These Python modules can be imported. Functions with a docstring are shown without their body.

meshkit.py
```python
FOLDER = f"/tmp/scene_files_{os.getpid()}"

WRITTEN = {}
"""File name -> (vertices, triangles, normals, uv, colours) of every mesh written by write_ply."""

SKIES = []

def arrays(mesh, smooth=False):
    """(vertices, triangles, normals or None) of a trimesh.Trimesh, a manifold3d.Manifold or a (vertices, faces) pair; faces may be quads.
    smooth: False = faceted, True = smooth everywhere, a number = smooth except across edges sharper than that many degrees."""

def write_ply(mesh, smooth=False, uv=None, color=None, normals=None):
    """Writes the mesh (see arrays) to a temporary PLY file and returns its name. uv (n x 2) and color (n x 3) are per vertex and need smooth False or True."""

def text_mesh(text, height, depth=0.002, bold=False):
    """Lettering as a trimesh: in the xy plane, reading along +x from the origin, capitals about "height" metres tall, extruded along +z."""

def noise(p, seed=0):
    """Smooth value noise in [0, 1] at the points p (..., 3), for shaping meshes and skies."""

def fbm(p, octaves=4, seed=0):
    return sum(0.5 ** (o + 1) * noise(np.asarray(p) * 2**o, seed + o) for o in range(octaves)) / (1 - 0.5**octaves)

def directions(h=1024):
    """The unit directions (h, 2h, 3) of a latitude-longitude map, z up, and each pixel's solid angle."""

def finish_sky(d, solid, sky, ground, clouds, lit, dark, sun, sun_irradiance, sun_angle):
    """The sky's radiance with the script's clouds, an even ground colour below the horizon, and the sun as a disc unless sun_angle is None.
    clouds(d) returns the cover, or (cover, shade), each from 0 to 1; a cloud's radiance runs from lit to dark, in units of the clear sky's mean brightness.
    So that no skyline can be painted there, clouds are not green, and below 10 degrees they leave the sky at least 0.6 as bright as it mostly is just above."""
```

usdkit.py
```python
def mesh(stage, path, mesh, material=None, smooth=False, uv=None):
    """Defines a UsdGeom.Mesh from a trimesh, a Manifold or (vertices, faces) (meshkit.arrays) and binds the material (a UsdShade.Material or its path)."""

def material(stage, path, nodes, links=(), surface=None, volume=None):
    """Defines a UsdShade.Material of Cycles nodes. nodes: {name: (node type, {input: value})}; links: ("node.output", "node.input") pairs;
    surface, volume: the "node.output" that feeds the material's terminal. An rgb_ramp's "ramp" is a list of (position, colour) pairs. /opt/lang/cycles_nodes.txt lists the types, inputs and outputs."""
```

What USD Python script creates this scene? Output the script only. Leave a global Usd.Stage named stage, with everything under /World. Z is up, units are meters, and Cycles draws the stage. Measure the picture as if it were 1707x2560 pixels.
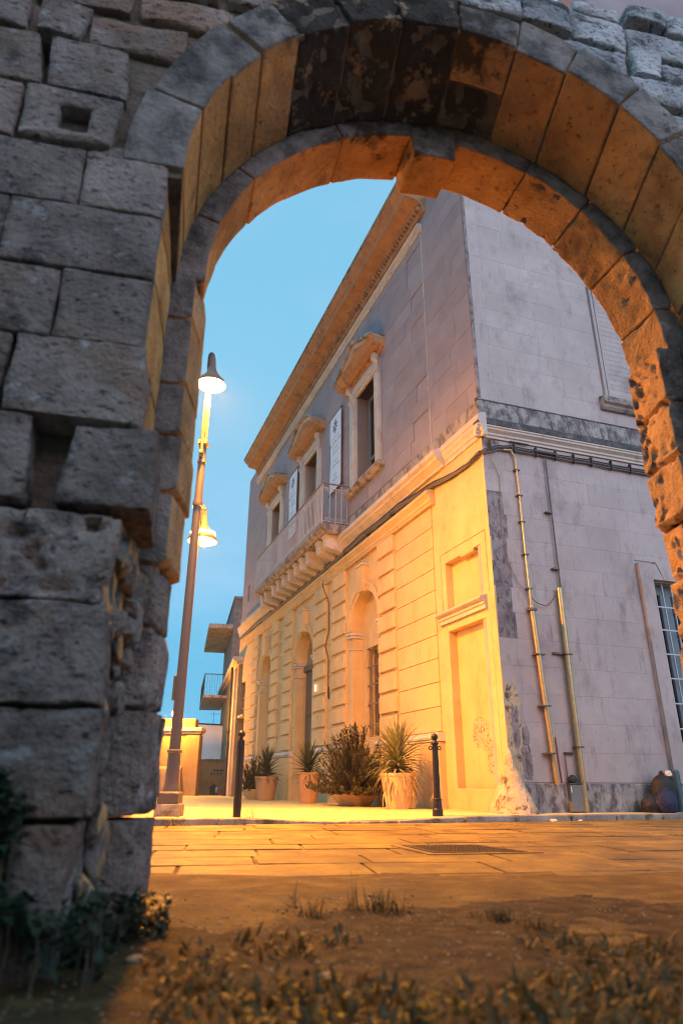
import math, random
import numpy as np
import trimesh
import manifold3d as m3
from shapely.geometry import Polygon, box as sbox, Point
from shapely import affinity
import shapely
import usdkit, meshkit
from pxr import Usd, UsdGeom, UsdLux, UsdShade, Gf, Sdf

rnd = random.Random(7)
stage = Usd.Stage.CreateInMemory()
UsdGeom.SetStageUpAxis(stage, UsdGeom.Tokens.z)
UsdGeom.SetStageMetersPerUnit(stage, 1.0)
world = UsdGeom.Xform.Define(stage, '/World')
stage.SetDefaultPrim(world.GetPrim())
UsdGeom.Scope.Define(stage, '/World/Looks')

# ------------------------------------------------------------------ camera, sky, exposure
CAM = np.array([0.0, 0.0, 0.5])
PITCH, ROLL, FPX = math.radians(22.1), math.radians(0.3), 1660.0
fw = np.array([0, math.cos(PITCH), math.sin(PITCH)])
rt0 = np.array([1.0, 0, 0]); up0 = np.cross(rt0, fw)
rt = math.cos(ROLL) * rt0 + math.sin(ROLL) * up0
up = -math.sin(ROLL) * rt0 + math.cos(ROLL) * up0
cam = UsdGeom.Camera.Define(stage, '/World/camera')
M = Gf.Matrix4d(*rt, 0, *up, 0, *(-fw), 0, *CAM, 1)
cam.AddTransformOp().Set(M)
cam.CreateHorizontalApertureAttr(24.0)
cam.CreateVerticalApertureAttr(36.0)
cam.CreateFocalLengthAttr(24.0 * FPX / 1707.0)
cam.CreateFStopAttr(1.6)
cam.CreateFocusDistanceAttr(11.5)
cam.CreateExposureAttr(2.27)

SUN_EL, SUN_AZ = math.radians(22), math.radians(152)      # the afterglow of the dusk comes from behind the camera
SKY_STRENGTH = 0.15
SKY_TINT = (1.40, 1.86, 1.18)                               # one even tint over the whole sky: the cyan of this dusk
sky_mat = usdkit.material(stage, '/World/Looks/dusk_sky', {
    's': ('sky_texture', {'sky_type': 'single_scattering', 'sun_disc': False, 'sun_elevation': SUN_EL, 'sun_rotation': SUN_AZ, 'air_density': 0.5, 'aerosol_density': 0.0, 'ozone_density': 3.0}),
    'sz': ('separate_xyz', {}), 'el': ('map_range', {'range_type': 'smoothstep', 'from_min': 0.0, 'from_max': .62, 'to_min': 0., 'to_max': 1., 'clamp': True}),      # deeper teal low down, paler higher up, the same all round
    'dk': ('mix', {'mix_type': 'multiply', 'fac': 1.0, 'color2': (.42, .74, .82)}), 'gr': ('mix', {'mix_type': 'mix'}),
    'cm': ('mapping', {'scale': (2.2, 2.2, 5.0)}), 'cn': ('noise_texture', {'scale': 1.6, 'detail': 6, 'roughness': .55}), 'cr': ('map_range', {'from_min': .48, 'from_max': .78, 'to_min': 0., 'to_max': .55, 'clamp': True}),
    'cw': ('mix', {'mix_type': 'multiply', 'fac': 1.0, 'color2': (1.55, 1.05, 1.05)}), 'cl': ('mix', {'mix_type': 'mix'}),
    'tc': ('texture_coordinate', {}), 'up': ('vector_math', {'math_type': 'add', 'vector2': (0, 0, 1.2)}), 'nz': ('vector_math', {'math_type': 'normalize'}),   # clear air: no white band along the horizon
    'm': ('mix', {'mix_type': 'multiply', 'fac': 1.0, 'color2': SKY_TINT}),
    'b': ('background_shader', {'strength': SKY_STRENGTH})}, [('tc.generated', 'sz.vector'), ('sz.z', 'el.value'), ('el.result', 'gr.fac'), ('m.color', 'gr.color2'), ('m.color', 'dk.color1'), ('dk.color', 'gr.color1'),
     ('tc.generated', 'cm.vector'), ('cm.vector', 'cn.vector'), ('cn.fac', 'cr.value'), ('cr.result', 'cl.fac'), ('gr.color', 'cl.color1'), ('m.color', 'cw.color1'), ('cw.color', 'cl.color2'), ('cl.color', 'b.color'),
     ('tc.generated', 'up.vector1'), ('up.vector', 'nz.vector1'), ('nz.vector', 's.vector'), ('s.color', 'm.color1')], surface='b.background')
dome = UsdLux.DomeLight.Define(stage, '/World/sky')
UsdShade.MaterialBindingAPI.Apply(dome.GetPrim()).Bind(sky_mat)
dome.GetPrim().SetCustomDataByKey('kind', 'structure')
sun = UsdLux.DistantLight.Define(stage, '/World/dusk_glow')      # the last soft light of the dusk sky
sun.CreateNormalizeAttr(True); sun.CreateIntensityAttr(0.12); sun.CreateAngleAttr(60.0); sun.CreateColorAttr(Gf.Vec3f(1.0, .70, .74))
sun.AddRotateXYZOp().Set(Gf.Vec3f(90 - math.degrees(SUN_EL), 0, 180 - math.degrees(SUN_AZ)))
LAMP_UP, LAMP_LOW = 1150.0, 650.0
LAMP_COL = (1.0, 0.35, 0.03)

# ------------------------------------------------------------------ helpers
used = {}
def numbered(parent, name):
    k = (parent, name); n = used.get(k, 0); used[k] = n + 1
    return parent + '/' + (name if n == 0 else f'{name}_{n:03d}')
def tag(p, label=None, cat=None, group=None, kind=None):
    p = p.GetPrim() if hasattr(p, 'GetPrim') else p
    for k, v in (('label', label), ('category', cat), ('group', group), ('kind', kind)):
        if v: p.SetCustomDataByKey(k, v)
    return p
def path_of(p):
    return '/World' if p is None else str(p.GetPath())
def thing(name, label=None, cat=None, loc=(0, 0, 0), rotz=0.0, group=None, kind=None):
    x = UsdGeom.Xform.Define(stage, numbered('/World', name))
    x.AddTranslateOp().Set(Gf.Vec3d(*map(float, loc)))
    if rotz: x.AddRotateZOp().Set(float(rotz))
    return tag(x, label, cat, group, kind)
def arr(m):
    if hasattr(m, 'to_mesh'):
        q = m.to_mesh(); return np.array(q.vert_properties[:, :3], float), np.array(q.tri_verts)
    if isinstance(m, (tuple, list)):
        return np.asarray(m[0], float), np.asarray(m[1], int)
    return np.array(m.vertices), np.array(m.faces)
def obj(name, mesh, m, parent=None, smooth=35, label=None, kind=None):
    v, f = arr(mesh)
    p = usdkit.mesh(stage, numbered(path_of(parent), name), trimesh.Trimesh(v, f, process=False), LOOK[m] if isinstance(m, str) else m, smooth=smooth)
    return tag(p, label, kind=kind)
def cat_(ms):
    vs, fs, n = [], [], 0
    for m in ms:
        v, f = arr(m); vs.append(v); fs.append(f + n); n += len(v)
    return trimesh.Trimesh(np.vstack(vs), np.vstack(fs), process=False)
def xf(m, fn):
    v, f = arr(m); return trimesh.Trimesh(fn(v), f, process=False)
def flipf(m):
    v, f = arr(m); return trimesh.Trimesh(v, f[:, ::-1], process=False)
def bx(x0, x1, y0, y1, z0, z1, ch=0.0):
    """box, optionally with all edges chamfered (hull of three boxes)"""
    x0, x1 = min(x0, x1), max(x0, x1); y0, y1 = min(y0, y1), max(y0, y1); z0, z1 = min(z0, z1), max(z0, z1)
    if ch <= 0:
        m = trimesh.creation.box([x1 - x0, y1 - y0, z1 - z0]); m.apply_translation([(x0 + x1) / 2, (y0 + y1) / 2, (z0 + z1) / 2]); return m
    c = min(ch, (x1 - x0) / 2.5, (y1 - y0) / 2.5, (z1 - z0) / 2.5)
    pts = []
    for a in (x0, x1):
        for b in (y0, y1):
            for d in (z0, z1):
                sa, sb, sd = (1 if a == x0 else -1), (1 if b == y0 else -1), (1 if d == z0 else -1)
                pts += [(a, b + sb * c, d + sd * c), (a + sa * c, b, d + sd * c), (a + sa * c, b + sb * c, d)]
    return m3.Manifold.hull_points(np.array(pts))
def polys(p):
    return [g for g in getattr(p, 'geoms', [p]) if g.geom_type == 'Polygon' and g.area > 1e-5]
def to_cs(p):
    return m3.CrossSection([np.array(p.exterior.coords)[:-1]] + [np.array(r.coords)[:-1] for r in p.interiors], m3.FillRule.EvenOdd)
def ext(p, h0, h1):
    """extrude a shapely polygon given in (x, z) along y from h0 to h1"""
    out = []
    for g in polys(p):
        m = m3.Manifold.extrude(to_cs(g), abs(h1 - h0))
        v, f = arr(m)
        w = np.stack([v[:, 0], max(h0, h1) - v[:, 2], v[:, 1]], 1)
        out.append(trimesh.Trimesh(w, f, process=False))
    return cat_(out)
def extx(profile, x0, x1):
    """extrude a closed (y, z) profile along x"""
    m = m3.Manifold.extrude(to_cs(Polygon(profile).buffer(0)), x1 - x0)
    v, f = arr(m)
    return trimesh.Trimesh(np.stack([v[:, 2] + x0, v[:, 0], v[:, 1]], 1), f, process=False)
def tube(pts, r, n=8, closed=False):
    pts = np.asarray(pts, float); N = len(pts)
    rr = np.broadcast_to(np.asarray(r, float), (N,))
    t = np.gradient(pts, axis=0); t /= np.linalg.norm(t, axis=1, keepdims=True) + 1e-12
    ref = np.array([0, 0, 1.0]) if abs(t[0][2]) < .9 else np.array([1.0, 0, 0])
    a = np.cross(t[0], ref); a /= np.linalg.norm(a)
    V, ang = [], np.linspace(0, 2 * np.pi, n, endpoint=False)
    for i in range(N):
        a = a - t[i] * (a @ t[i]); a /= np.linalg.norm(a) + 1e-12
        b = np.cross(t[i], a)
        V.append(pts[i] + rr[i] * (np.outer(np.cos(ang), a) + np.outer(np.sin(ang), b)))
    V = np.vstack(V); F = []
    for i in range(N - 1):
        for j in range(n):
            p, q = i * n + j, i * n + (j + 1) % n
            F += [(p, q, q + n), (p, q + n, p + n)]
    V = np.vstack([V, pts[0], pts[-1]])
    for j in range(n):
        F += [(N * n, (j + 1) % n, j), (N * n + 1, (N - 1) * n + j, (N - 1) * n + (j + 1) % n)]
    return trimesh.Trimesh(V, np.array(F), process=False)
def lathe(prof, n=32):
    """revolve an (r, z) outline about z; ends on the axis are closed"""
    prof = np.asarray(prof, float); ang = np.linspace(0, 2 * np.pi, n, endpoint=False); k = len(prof)
    V = np.vstack([np.stack([prof[:, 0] * np.cos(a), prof[:, 0] * np.sin(a), prof[:, 1]], 1) for a in ang]); F = []
    for j in range(n):
        p, q = j * k, ((j + 1) % n) * k
        for i in range(k - 1):
            F += [(p + i, q + i, q + i + 1), (p + i, q + i + 1, p + i + 1)]
    m = trimesh.Trimesh(V, np.array(F)); m.merge_vertices(); m.update_faces(m.nondegenerate_faces()); return m
def fb(p, scale, seed=0, oct=4):
    return meshkit.fbm(np.asarray(p) * scale, oct, seed) - 0.5
def axis_pts(L, r, step):
    r = min(r, L / 3); n = max(1, int(math.ceil((L - 2 * r) / step)))
    return np.concatenate([[0, .35 * r], np.linspace(r, L - r, n + 1), [L - .35 * r, L]])
def rbox(L, r, step):
    """rounded box with a regular grid of vertices, in [0, L]"""
    ax = [axis_pts(l, r, step) for l in L]; V, F, n = [], [], 0
    for d in range(3):
        a, b = [(1, 2), (2, 0), (0, 1)][d]
        A, B = np.meshgrid(ax[a], ax[b], indexing='ij'); na, nb = A.shape
        idx = np.arange(na * nb).reshape(na, nb)
        q = np.stack([idx[:-1, :-1], idx[1:, :-1], idx[1:, 1:], idx[:-1, 1:]], -1).reshape(-1, 4)
        for side in (0, 1):
            P = np.zeros((na * nb, 3)); P[:, a] = A.ravel(); P[:, b] = B.ravel(); P[:, d] = L[d] * side
            qq = q if side else q[:, ::-1]
            V.append(P); F.append(np.vstack([qq[:, [0, 1, 2]], qq[:, [0, 2, 3]]]) + n); n += len(P)
    V = np.vstack(V); rr = np.minimum(r, np.array(L) / 3)
    core = np.clip(V, rr, np.array(L) - rr); d = V - core; dl = np.linalg.norm(d / rr, axis=1, keepdims=True)
    V = core + np.where(dl > 1e-9, d / np.maximum(dl, 1e-9), 0)
    m = trimesh.Trimesh(V, np.vstack(F), process=False); m.merge_vertices(digits_vertex=6); return m
def rough(m, amp, freq, seed=0, pits=0.0, pfreq=20.0, oct=4):
    """push a mesh's vertices along their normals by noise; pits are dents"""
    v, f = arr(m); t = trimesh.Trimesh(v, f, process=False); t.merge_vertices(digits_vertex=6)
    v = np.array(t.vertices); nrm = np.array(t.vertex_normals)
    d = 2 * amp * fb(v, freq, seed, oct)
    if pits:
        w = meshkit.fbm(v * pfreq, 2, seed + 50)
        d -= pits * np.clip((w - .55) / .22, 0, 1)
    t.vertices = v + nrm * d[:, None]
    return t
def poly_stone(poly, t0, t1, step=.045, amp=.012, freq=5, seed=0, r=.02, pits=.0, pfreq=18.):
    """a stone: (u, z) outline extruded from depth t0 (back) to t1 (front), worn rounded edges, rough faces; result in (u, t, z)"""
    out = []
    for g in polys(poly):
        g = g.buffer(-r * .8).buffer(r * .8, join_style='round', quad_segs=3)
        for h in polys(g):
            b = h.exterior; n = max(8, int(b.length / .05)); ring = np.array([b.interpolate(k / n, normalized=True).coords[0] for k in range(n)] + list(b.coords))
            m = m3.Manifold.extrude(to_cs(h), t1 - t0).refine_to_length(step); v, f = arr(m)
            d = shapely.distance(h.boundary, shapely.points(v[:, :2]))
            rl = r * (.7 + 2.4 * np.clip(meshkit.fbm(np.c_[v[:, :2] * 7, np.full(len(v), seed * .37)], 2, seed) - .25, 0, 1))
            k = np.clip(1 - d / rl, 0, 1); front = np.clip((v[:, 2] - (t1 - t0 - .06)) / .06, 0, 1)
            v[:, 2] -= rl * (1 - np.sqrt(1 - k * k)) * front
            v = np.stack([v[:, 0], v[:, 2] + t0, v[:, 1]], 1)
            out.append(rough(trimesh.Trimesh(v, f[:, ::-1], process=False), amp, freq, seed, pits, pfreq))
    return cat_(out)

# ------------------------------------------------------------------ materials
LOOK = {}
def col(a): return tuple(float(x) for x in a)
def stone_mat(name, cols, scale=3.0, stain=None, rand=.12, bump=.25, bscale=70., rough_=.9, bdist=.02, stretch=(1, 1, 1), extra=None, spec=.25, grain=None, sat=0.0):
    N = {'g': ('geometry', {}), 'mp': ('mapping', {'scale': stretch}),
         'n1': ('noise_texture', {'scale': scale, 'detail': 6, 'roughness': .62}),
         'r1': ('rgb_ramp', {'ramp': [(p, col(c)) for p, c in cols]}),
         'oi': ('object_info', {}), 'mr': ('map_range', {'from_min': 0., 'from_max': 1., 'to_min': 1 - rand, 'to_max': 1 + rand}),
         'hs': ('hsv', {'hue': .5, 'saturation': 1.0 + sat, 'fac': 1.0}),
         'nb': ('noise_texture', {'scale': bscale, 'detail': 5, 'roughness': .65}),
         'bp': ('bump', {'strength': bump, 'distance': bdist}),
         'p': ('principled_bsdf', {'roughness': rough_, 'specular_ior_level': spec})}
    Lk = [('g.position', 'mp.vector'), ('mp.vector', 'n1.vector'), ('n1.fac', 'r1.fac'), ('g.position', 'nb.vector'), ('oi.random', 'mr.value'), ('mr.result', 'hs.value'), ('nb.fac', 'bp.height'), ('bp.normal', 'p.normal'), ('hs.color', 'p.base_color')]
    last = 'r1.color'
    for i, s in enumerate(stain or []):
        c, sc, st, lo, hi, k = s
        N[f'sm{i}'] = ('mapping', {'scale': st, 'location': (3.1 * i, 1.7 * i, .9)})
        N[f'sn{i}'] = ('noise_texture', {'scale': sc, 'detail': 7, 'roughness': .68})
        N[f'sr{i}'] = ('map_range', {'from_min': lo, 'from_max': hi, 'to_min': 0., 'to_max': k, 'clamp': True})
        N[f'sx{i}'] = ('mix', {'mix_type': 'mix', 'color2': col(c)})
        Lk += [('g.position', f'sm{i}.vector'), (f'sm{i}.vector', f'sn{i}.vector'), (f'sn{i}.fac', f'sr{i}.value'), (f'sr{i}.result', f'sx{i}.fac'), (last, f'sx{i}.color1')]
        last = f'sx{i}.color'
    if extra: last = extra(N, Lk, last)
    Lk.append((last, 'hs.color'))
    LOOK[name] = usdkit.material(stage, '/World/Looks/' + name, N, Lk, surface='p.BSDF')
def plain(name, c, rough_=.5, metallic=0., bump=0., bscale=40., var=.0, spec=.5):
    N = {'p': ('principled_bsdf', {'base_color': col(c), 'roughness': rough_, 'metallic': metallic, 'specular_ior_level': spec})}; Lk = []
    if bump or var:
        N['g'] = ('geometry', {}); N['n'] = ('noise_texture', {'scale': bscale, 'detail': 4, 'roughness': .6}); Lk.append(('g.position', 'n.vector'))
    if bump:
        N['bp'] = ('bump', {'strength': bump, 'distance': .01}); Lk += [('n.fac', 'bp.height'), ('bp.normal', 'p.normal')]
    if var:
        N['r'] = ('rgb_ramp', {'ramp': [(.25, col(np.array(c) * (1 - var))), (.75, col(np.array(c) * (1 + var)))]})
        Lk += [('n.fac', 'r.fac'), ('r.color', 'p.base_color')]
    LOOK[name] = usdkit.material(stage, '/World/Looks/' + name, N, Lk, surface='p.BSDF')
def leaf_mat(name, c1, c2, trans=.25, scale=9.):
    N = {'g': ('geometry', {}), 'n': ('noise_texture', {'scale': scale, 'detail': 3}), 'oi': ('object_info', {}), 'ri': ('math', {'math_type': 'multiply', 'value2': .5}),
         'ad': ('math', {'math_type': 'add'}), 'r': ('rgb_ramp', {'ramp': [(.35, col(c1)), (1.1 / 1.4, col(c2))]}),
         'p': ('principled_bsdf', {'roughness': .55, 'specular_ior_level': .3}), 't': ('translucent_bsdf', {}), 'm': ('mix_closure', {'fac': trans})}
    Lk = [('g.position', 'n.vector'), ('g.random_per_island', 'ri.value1'), ('n.fac', 'ad.value1'), ('ri.value', 'ad.value2'), ('ad.value', 'r.fac'), ('r.color', 'p.base_color'), ('r.color', 't.color'), ('p.BSDF', 'm.closure1'), ('t.BSDF', 'm.closure2')]
    LOOK[name] = usdkit.material(stage, '/World/Looks/' + name, N, Lk, surface='m.closure')
def emit(name, c, s):
    LOOK[name] = usdkit.material(stage, '/World/Looks/' + name, {'e': ('emission', {'color': col(c), 'strength': float(s)})}, [], surface='e.emission')

stone_mat('ruin_stone', [(.25, (.09, .075, .07)), (.45, (.22, .185, .17)), (.62, (.32, .275, .255)), (.8, (.40, .355, .335))], 2.6,
          stain=[((.27, .155, .095), 1.7, (1, 1, 1), .50, .66, .7), ((.03, .03, .033), 3.0, (1, 1, 1.3), .54, .66, .85), ((.40, .41, .43), 8.0, (1, 1, 1.4), .585, .655, .7), ((.018, .017, .016), 22., (1, 1, 2.2), .55, .64, .85)], rand=.26, bump=1.0, bscale=30., bdist=.04)
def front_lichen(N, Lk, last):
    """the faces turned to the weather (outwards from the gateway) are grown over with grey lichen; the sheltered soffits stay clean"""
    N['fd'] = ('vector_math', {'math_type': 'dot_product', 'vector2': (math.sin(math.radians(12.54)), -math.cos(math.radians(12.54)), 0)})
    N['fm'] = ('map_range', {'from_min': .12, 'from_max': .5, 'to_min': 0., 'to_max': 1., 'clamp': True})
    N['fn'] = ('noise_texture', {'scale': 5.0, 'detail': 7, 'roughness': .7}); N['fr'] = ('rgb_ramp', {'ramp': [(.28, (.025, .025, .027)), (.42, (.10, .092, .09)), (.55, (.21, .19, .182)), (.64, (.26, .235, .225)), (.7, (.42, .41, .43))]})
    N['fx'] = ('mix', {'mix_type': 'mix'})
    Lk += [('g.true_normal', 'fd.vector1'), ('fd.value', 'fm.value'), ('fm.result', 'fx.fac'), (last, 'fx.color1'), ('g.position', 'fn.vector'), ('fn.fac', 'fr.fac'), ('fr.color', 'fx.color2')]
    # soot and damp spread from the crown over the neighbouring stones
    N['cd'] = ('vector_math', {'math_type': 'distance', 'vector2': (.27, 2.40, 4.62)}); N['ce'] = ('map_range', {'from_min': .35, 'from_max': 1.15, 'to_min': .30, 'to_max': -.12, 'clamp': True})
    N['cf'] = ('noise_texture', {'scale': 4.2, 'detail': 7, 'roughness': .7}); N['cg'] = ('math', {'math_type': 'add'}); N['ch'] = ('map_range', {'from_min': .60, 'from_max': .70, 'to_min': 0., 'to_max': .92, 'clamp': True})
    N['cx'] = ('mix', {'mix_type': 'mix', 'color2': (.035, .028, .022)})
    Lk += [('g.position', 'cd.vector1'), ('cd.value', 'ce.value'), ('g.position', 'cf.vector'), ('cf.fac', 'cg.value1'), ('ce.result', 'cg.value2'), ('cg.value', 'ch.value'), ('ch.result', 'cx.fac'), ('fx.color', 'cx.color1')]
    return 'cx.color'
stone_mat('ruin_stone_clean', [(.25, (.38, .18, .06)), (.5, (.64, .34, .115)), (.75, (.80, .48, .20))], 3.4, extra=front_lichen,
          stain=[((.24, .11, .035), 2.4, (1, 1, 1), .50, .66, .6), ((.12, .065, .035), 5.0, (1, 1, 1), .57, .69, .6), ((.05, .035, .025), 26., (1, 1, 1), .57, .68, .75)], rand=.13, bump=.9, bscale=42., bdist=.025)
stone_mat('ruin_stone_crusted', [(.3, (.018, .017, .015)), (.5, (.035, .03, .026)), (.7, (.06, .05, .04))], 6.,
          stain=[((.30, .21, .13), 5.5, (1, 1, 1), .56, .62, .85)], rand=.05, bump=.9, bscale=30., bdist=.04)
stone_mat('ruin_stone_skylit', [(.25, (.20, .21, .23)), (.45, (.38, .40, .43)), (.62, (.50, .52, .55)), (.8, (.60, .62, .64))], 2.6,
          stain=[((.05, .05, .055), 4.2, (1, 1, 1.3), .53, .63, .9), ((.62, .64, .67), 9.0, (1, 1, 1.4), .585, .655, .7), ((.03, .03, .032), 22., (1, 1, 2.0), .54, .63, .85)], rand=.2, bump=1.0, bscale=30., bdist=.04)  # paler bluish copy: skylight on the upper right stones put into the colour
stone_mat('ruin_mortar', [(.3, (.05, .043, .036)), (.7, (.20, .17, .14))], 9., rand=0., bump=.8, bscale=40., bdist=.04)
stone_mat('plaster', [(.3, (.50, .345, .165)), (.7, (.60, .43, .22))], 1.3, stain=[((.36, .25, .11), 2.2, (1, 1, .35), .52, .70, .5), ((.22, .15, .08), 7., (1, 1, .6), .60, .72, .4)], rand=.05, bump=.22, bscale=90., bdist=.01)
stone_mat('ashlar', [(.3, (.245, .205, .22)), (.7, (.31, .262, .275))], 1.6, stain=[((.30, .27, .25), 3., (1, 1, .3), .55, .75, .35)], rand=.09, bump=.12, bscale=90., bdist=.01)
stone_mat('trim', [(.3, (.42, .37, .32)), (.7, (.53, .47, .41))], 2.2, stain=[((.17, .14, .12), 3.4, (1, 1, .5), .56, .72, .55)], rand=.06, bump=.2, bscale=60., bdist=.012)
stone_mat('trim_dirty', [(.3, (.20, .17, .15)), (.7, (.40, .35, .31))], 3., stain=[((.055, .05, .048), 4.5, (1, 1, .6), .48, .62, .8)], rand=.08, bump=.35, bscale=50., bdist=.015)
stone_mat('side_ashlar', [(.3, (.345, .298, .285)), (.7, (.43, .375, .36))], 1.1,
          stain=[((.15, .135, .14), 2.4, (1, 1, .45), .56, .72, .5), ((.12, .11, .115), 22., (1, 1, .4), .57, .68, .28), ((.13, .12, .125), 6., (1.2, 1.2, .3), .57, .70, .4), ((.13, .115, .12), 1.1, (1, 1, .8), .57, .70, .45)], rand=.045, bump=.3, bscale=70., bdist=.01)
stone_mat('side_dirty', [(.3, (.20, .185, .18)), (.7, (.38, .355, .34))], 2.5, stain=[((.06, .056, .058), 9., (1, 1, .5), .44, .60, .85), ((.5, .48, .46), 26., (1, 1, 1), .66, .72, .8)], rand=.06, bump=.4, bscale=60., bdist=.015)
stone_mat('trim_bounce_lit', [(.3, (.26, .15, .08)), (.7, (.38, .23, .125))], 2.6, stain=[((.10, .07, .05), 3.6, (1, 1, .5), .52, .68, .7)], rand=.08, bump=.25, bscale=50., bdist=.015)  # darker orange copy of trim: lamp bounce from the street painted in
stone_mat('joint', [(.3, (.31, .275, .28)), (.7, (.39, .35, .355))], 4., rand=0., bump=.2)
stone_mat('paving', [(.28, (.11, .068, .012)), (.5, (.19, .125, .022)), (.72, (.29, .195, .034))], 2.2, stain=[((.055, .034, .012), 2.6, (1, 1, 1), .46, .64, .75), ((.05, .03, .012), 13., (1, 1, 1), .54, .66, .5), ((.40, .30, .08), 14., (1, 1, 1), .64, .74, .4)], rand=.13, bump=.5, bscale=26., bdist=.012, rough_=.62, spec=.4)
stone_mat('sidewalk', [(.3, (.48, .37, .13)), (.7, (.62, .49, .19))], 1.8, stain=[((.2, .165, .13), 3., (1, 1, 1), .56, .74, .4)], rand=.08, bump=.25, bscale=40., bdist=.01, rough_=.6, spec=.4)
stone_mat('side_grimy', [(.3, (.17, .15, .155)), (.7, (.28, .25, .255))], 2.5, stain=[((.07, .065, .068), 12., (1, 1, .5), .48, .60, .8), ((.40, .37, .37), 7., (1, 1, .8), .58, .68, .6)], rand=.08, bump=.4, bscale=60., bdist=.012)
stone_mat('moss_black', [(.3, (.035, .033, .034)), (.7, (.09, .085, .085))], 8., stain=[((.42, .40, .38), 24., (1, 1, 1), .62, .69, .8), ((.28, .25, .23), 2.4, (1, 1, 1), .54, .66, .6)], rand=.1, bump=.6, bscale=60., bdist=.015)
stone_mat('guard_stone', [(.3, (.40, .31, .20)), (.7, (.56, .46, .32))], 4., stain=[((.05, .04, .03), 5.5, (1, 1, .8), .53, .62, .85), ((.12, .09, .06), 16., (1, 1, 1), .56, .66, .7)], rand=0., bump=.9, bscale=34., bdist=.03)
stone_mat('worn_patch', [(.3, (.40, .30, .18)), (.7, (.55, .44, .29))], 9., stain=[((.06, .05, .04), 26., (1, 1, 1), .52, .58, .9), ((.32, .07, .05), 11., (1, 1, 1), .64, .68, .8), ((.05, .12, .13), 13., (1.2, 1, 1), .63, .68, .7)], rand=0., bump=.6, bscale=60., bdist=.01)
stone_mat('kerbstone', [(.3, (.15, .13, .11)), (.7, (.32, .29, .25))], 4., stain=[((.03, .028, .024), 5., (1, 1, 1), .50, .64, .8)], rand=.15, bump=.6, bscale=35., bdist=.02)
stone_mat('soil', [(.25, (.022, .014, .005)), (.5, (.058, .037, .012)), (.75, (.13, .086, .028))], 9., stain=[((.30, .23, .13), 34., (1, 1, 1), .63, .70, .6)], rand=0., bump=.9, bscale=45., bdist=.03)
stone_mat('old_concrete', [(.25, (.055, .034, .009)), (.5, (.115, .073, .018)), (.75, (.20, .135, .036))], 4., stain=[((.07, .055, .042), 5., (1, 1, 1), .53, .66, .7), ((.42, .33, .16), 30., (1, 1, 1), .62, .70, .5)], rand=0., bump=.8, bscale=36., bdist=.02)
stone_mat('ground_far', [(.3, (.18, .155, .125)), (.7, (.27, .235, .19))], 1.5, rand=0., bump=.3)
stone_mat('old_yellow_wall', [(.3, (.21, .145, .075)), (.7, (.31, .225, .125))], 1.4, stain=[((.16, .11, .07), 2.6, (1, 1, .5), .54, .68, .7), ((.06, .045, .03), 6., (1, 1, .6), .62, .72, .7)], rand=.05, bump=.4, bscale=30., bdist=.02)
stone_mat('white_render', [(.3, (.62, .60, .62)), (.7, (.72, .71, .73))], .8, stain=[((.3, .3, .34), 1.2, (1, 1, .4), .56, .75, .4)], rand=.02, bump=.1)
stone_mat('grey_render', [(.3, (.09, .09, .095)), (.7, (.19, .19, .20))], 5., stain=[((.32, .32, .33), 9., (1, 1, .7), .58, .70, .5)], rand=.05, bump=.3)
plain('black_iron', (.014, .013, .013), .42, .3, bump=.15, bscale=60, var=.3)
plain('grey_pole', (.085, .072, .065), .5, .0, bump=.05, var=.1)
plain('lamp_shade', (.07, .055, .045), .45, .1)
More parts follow.
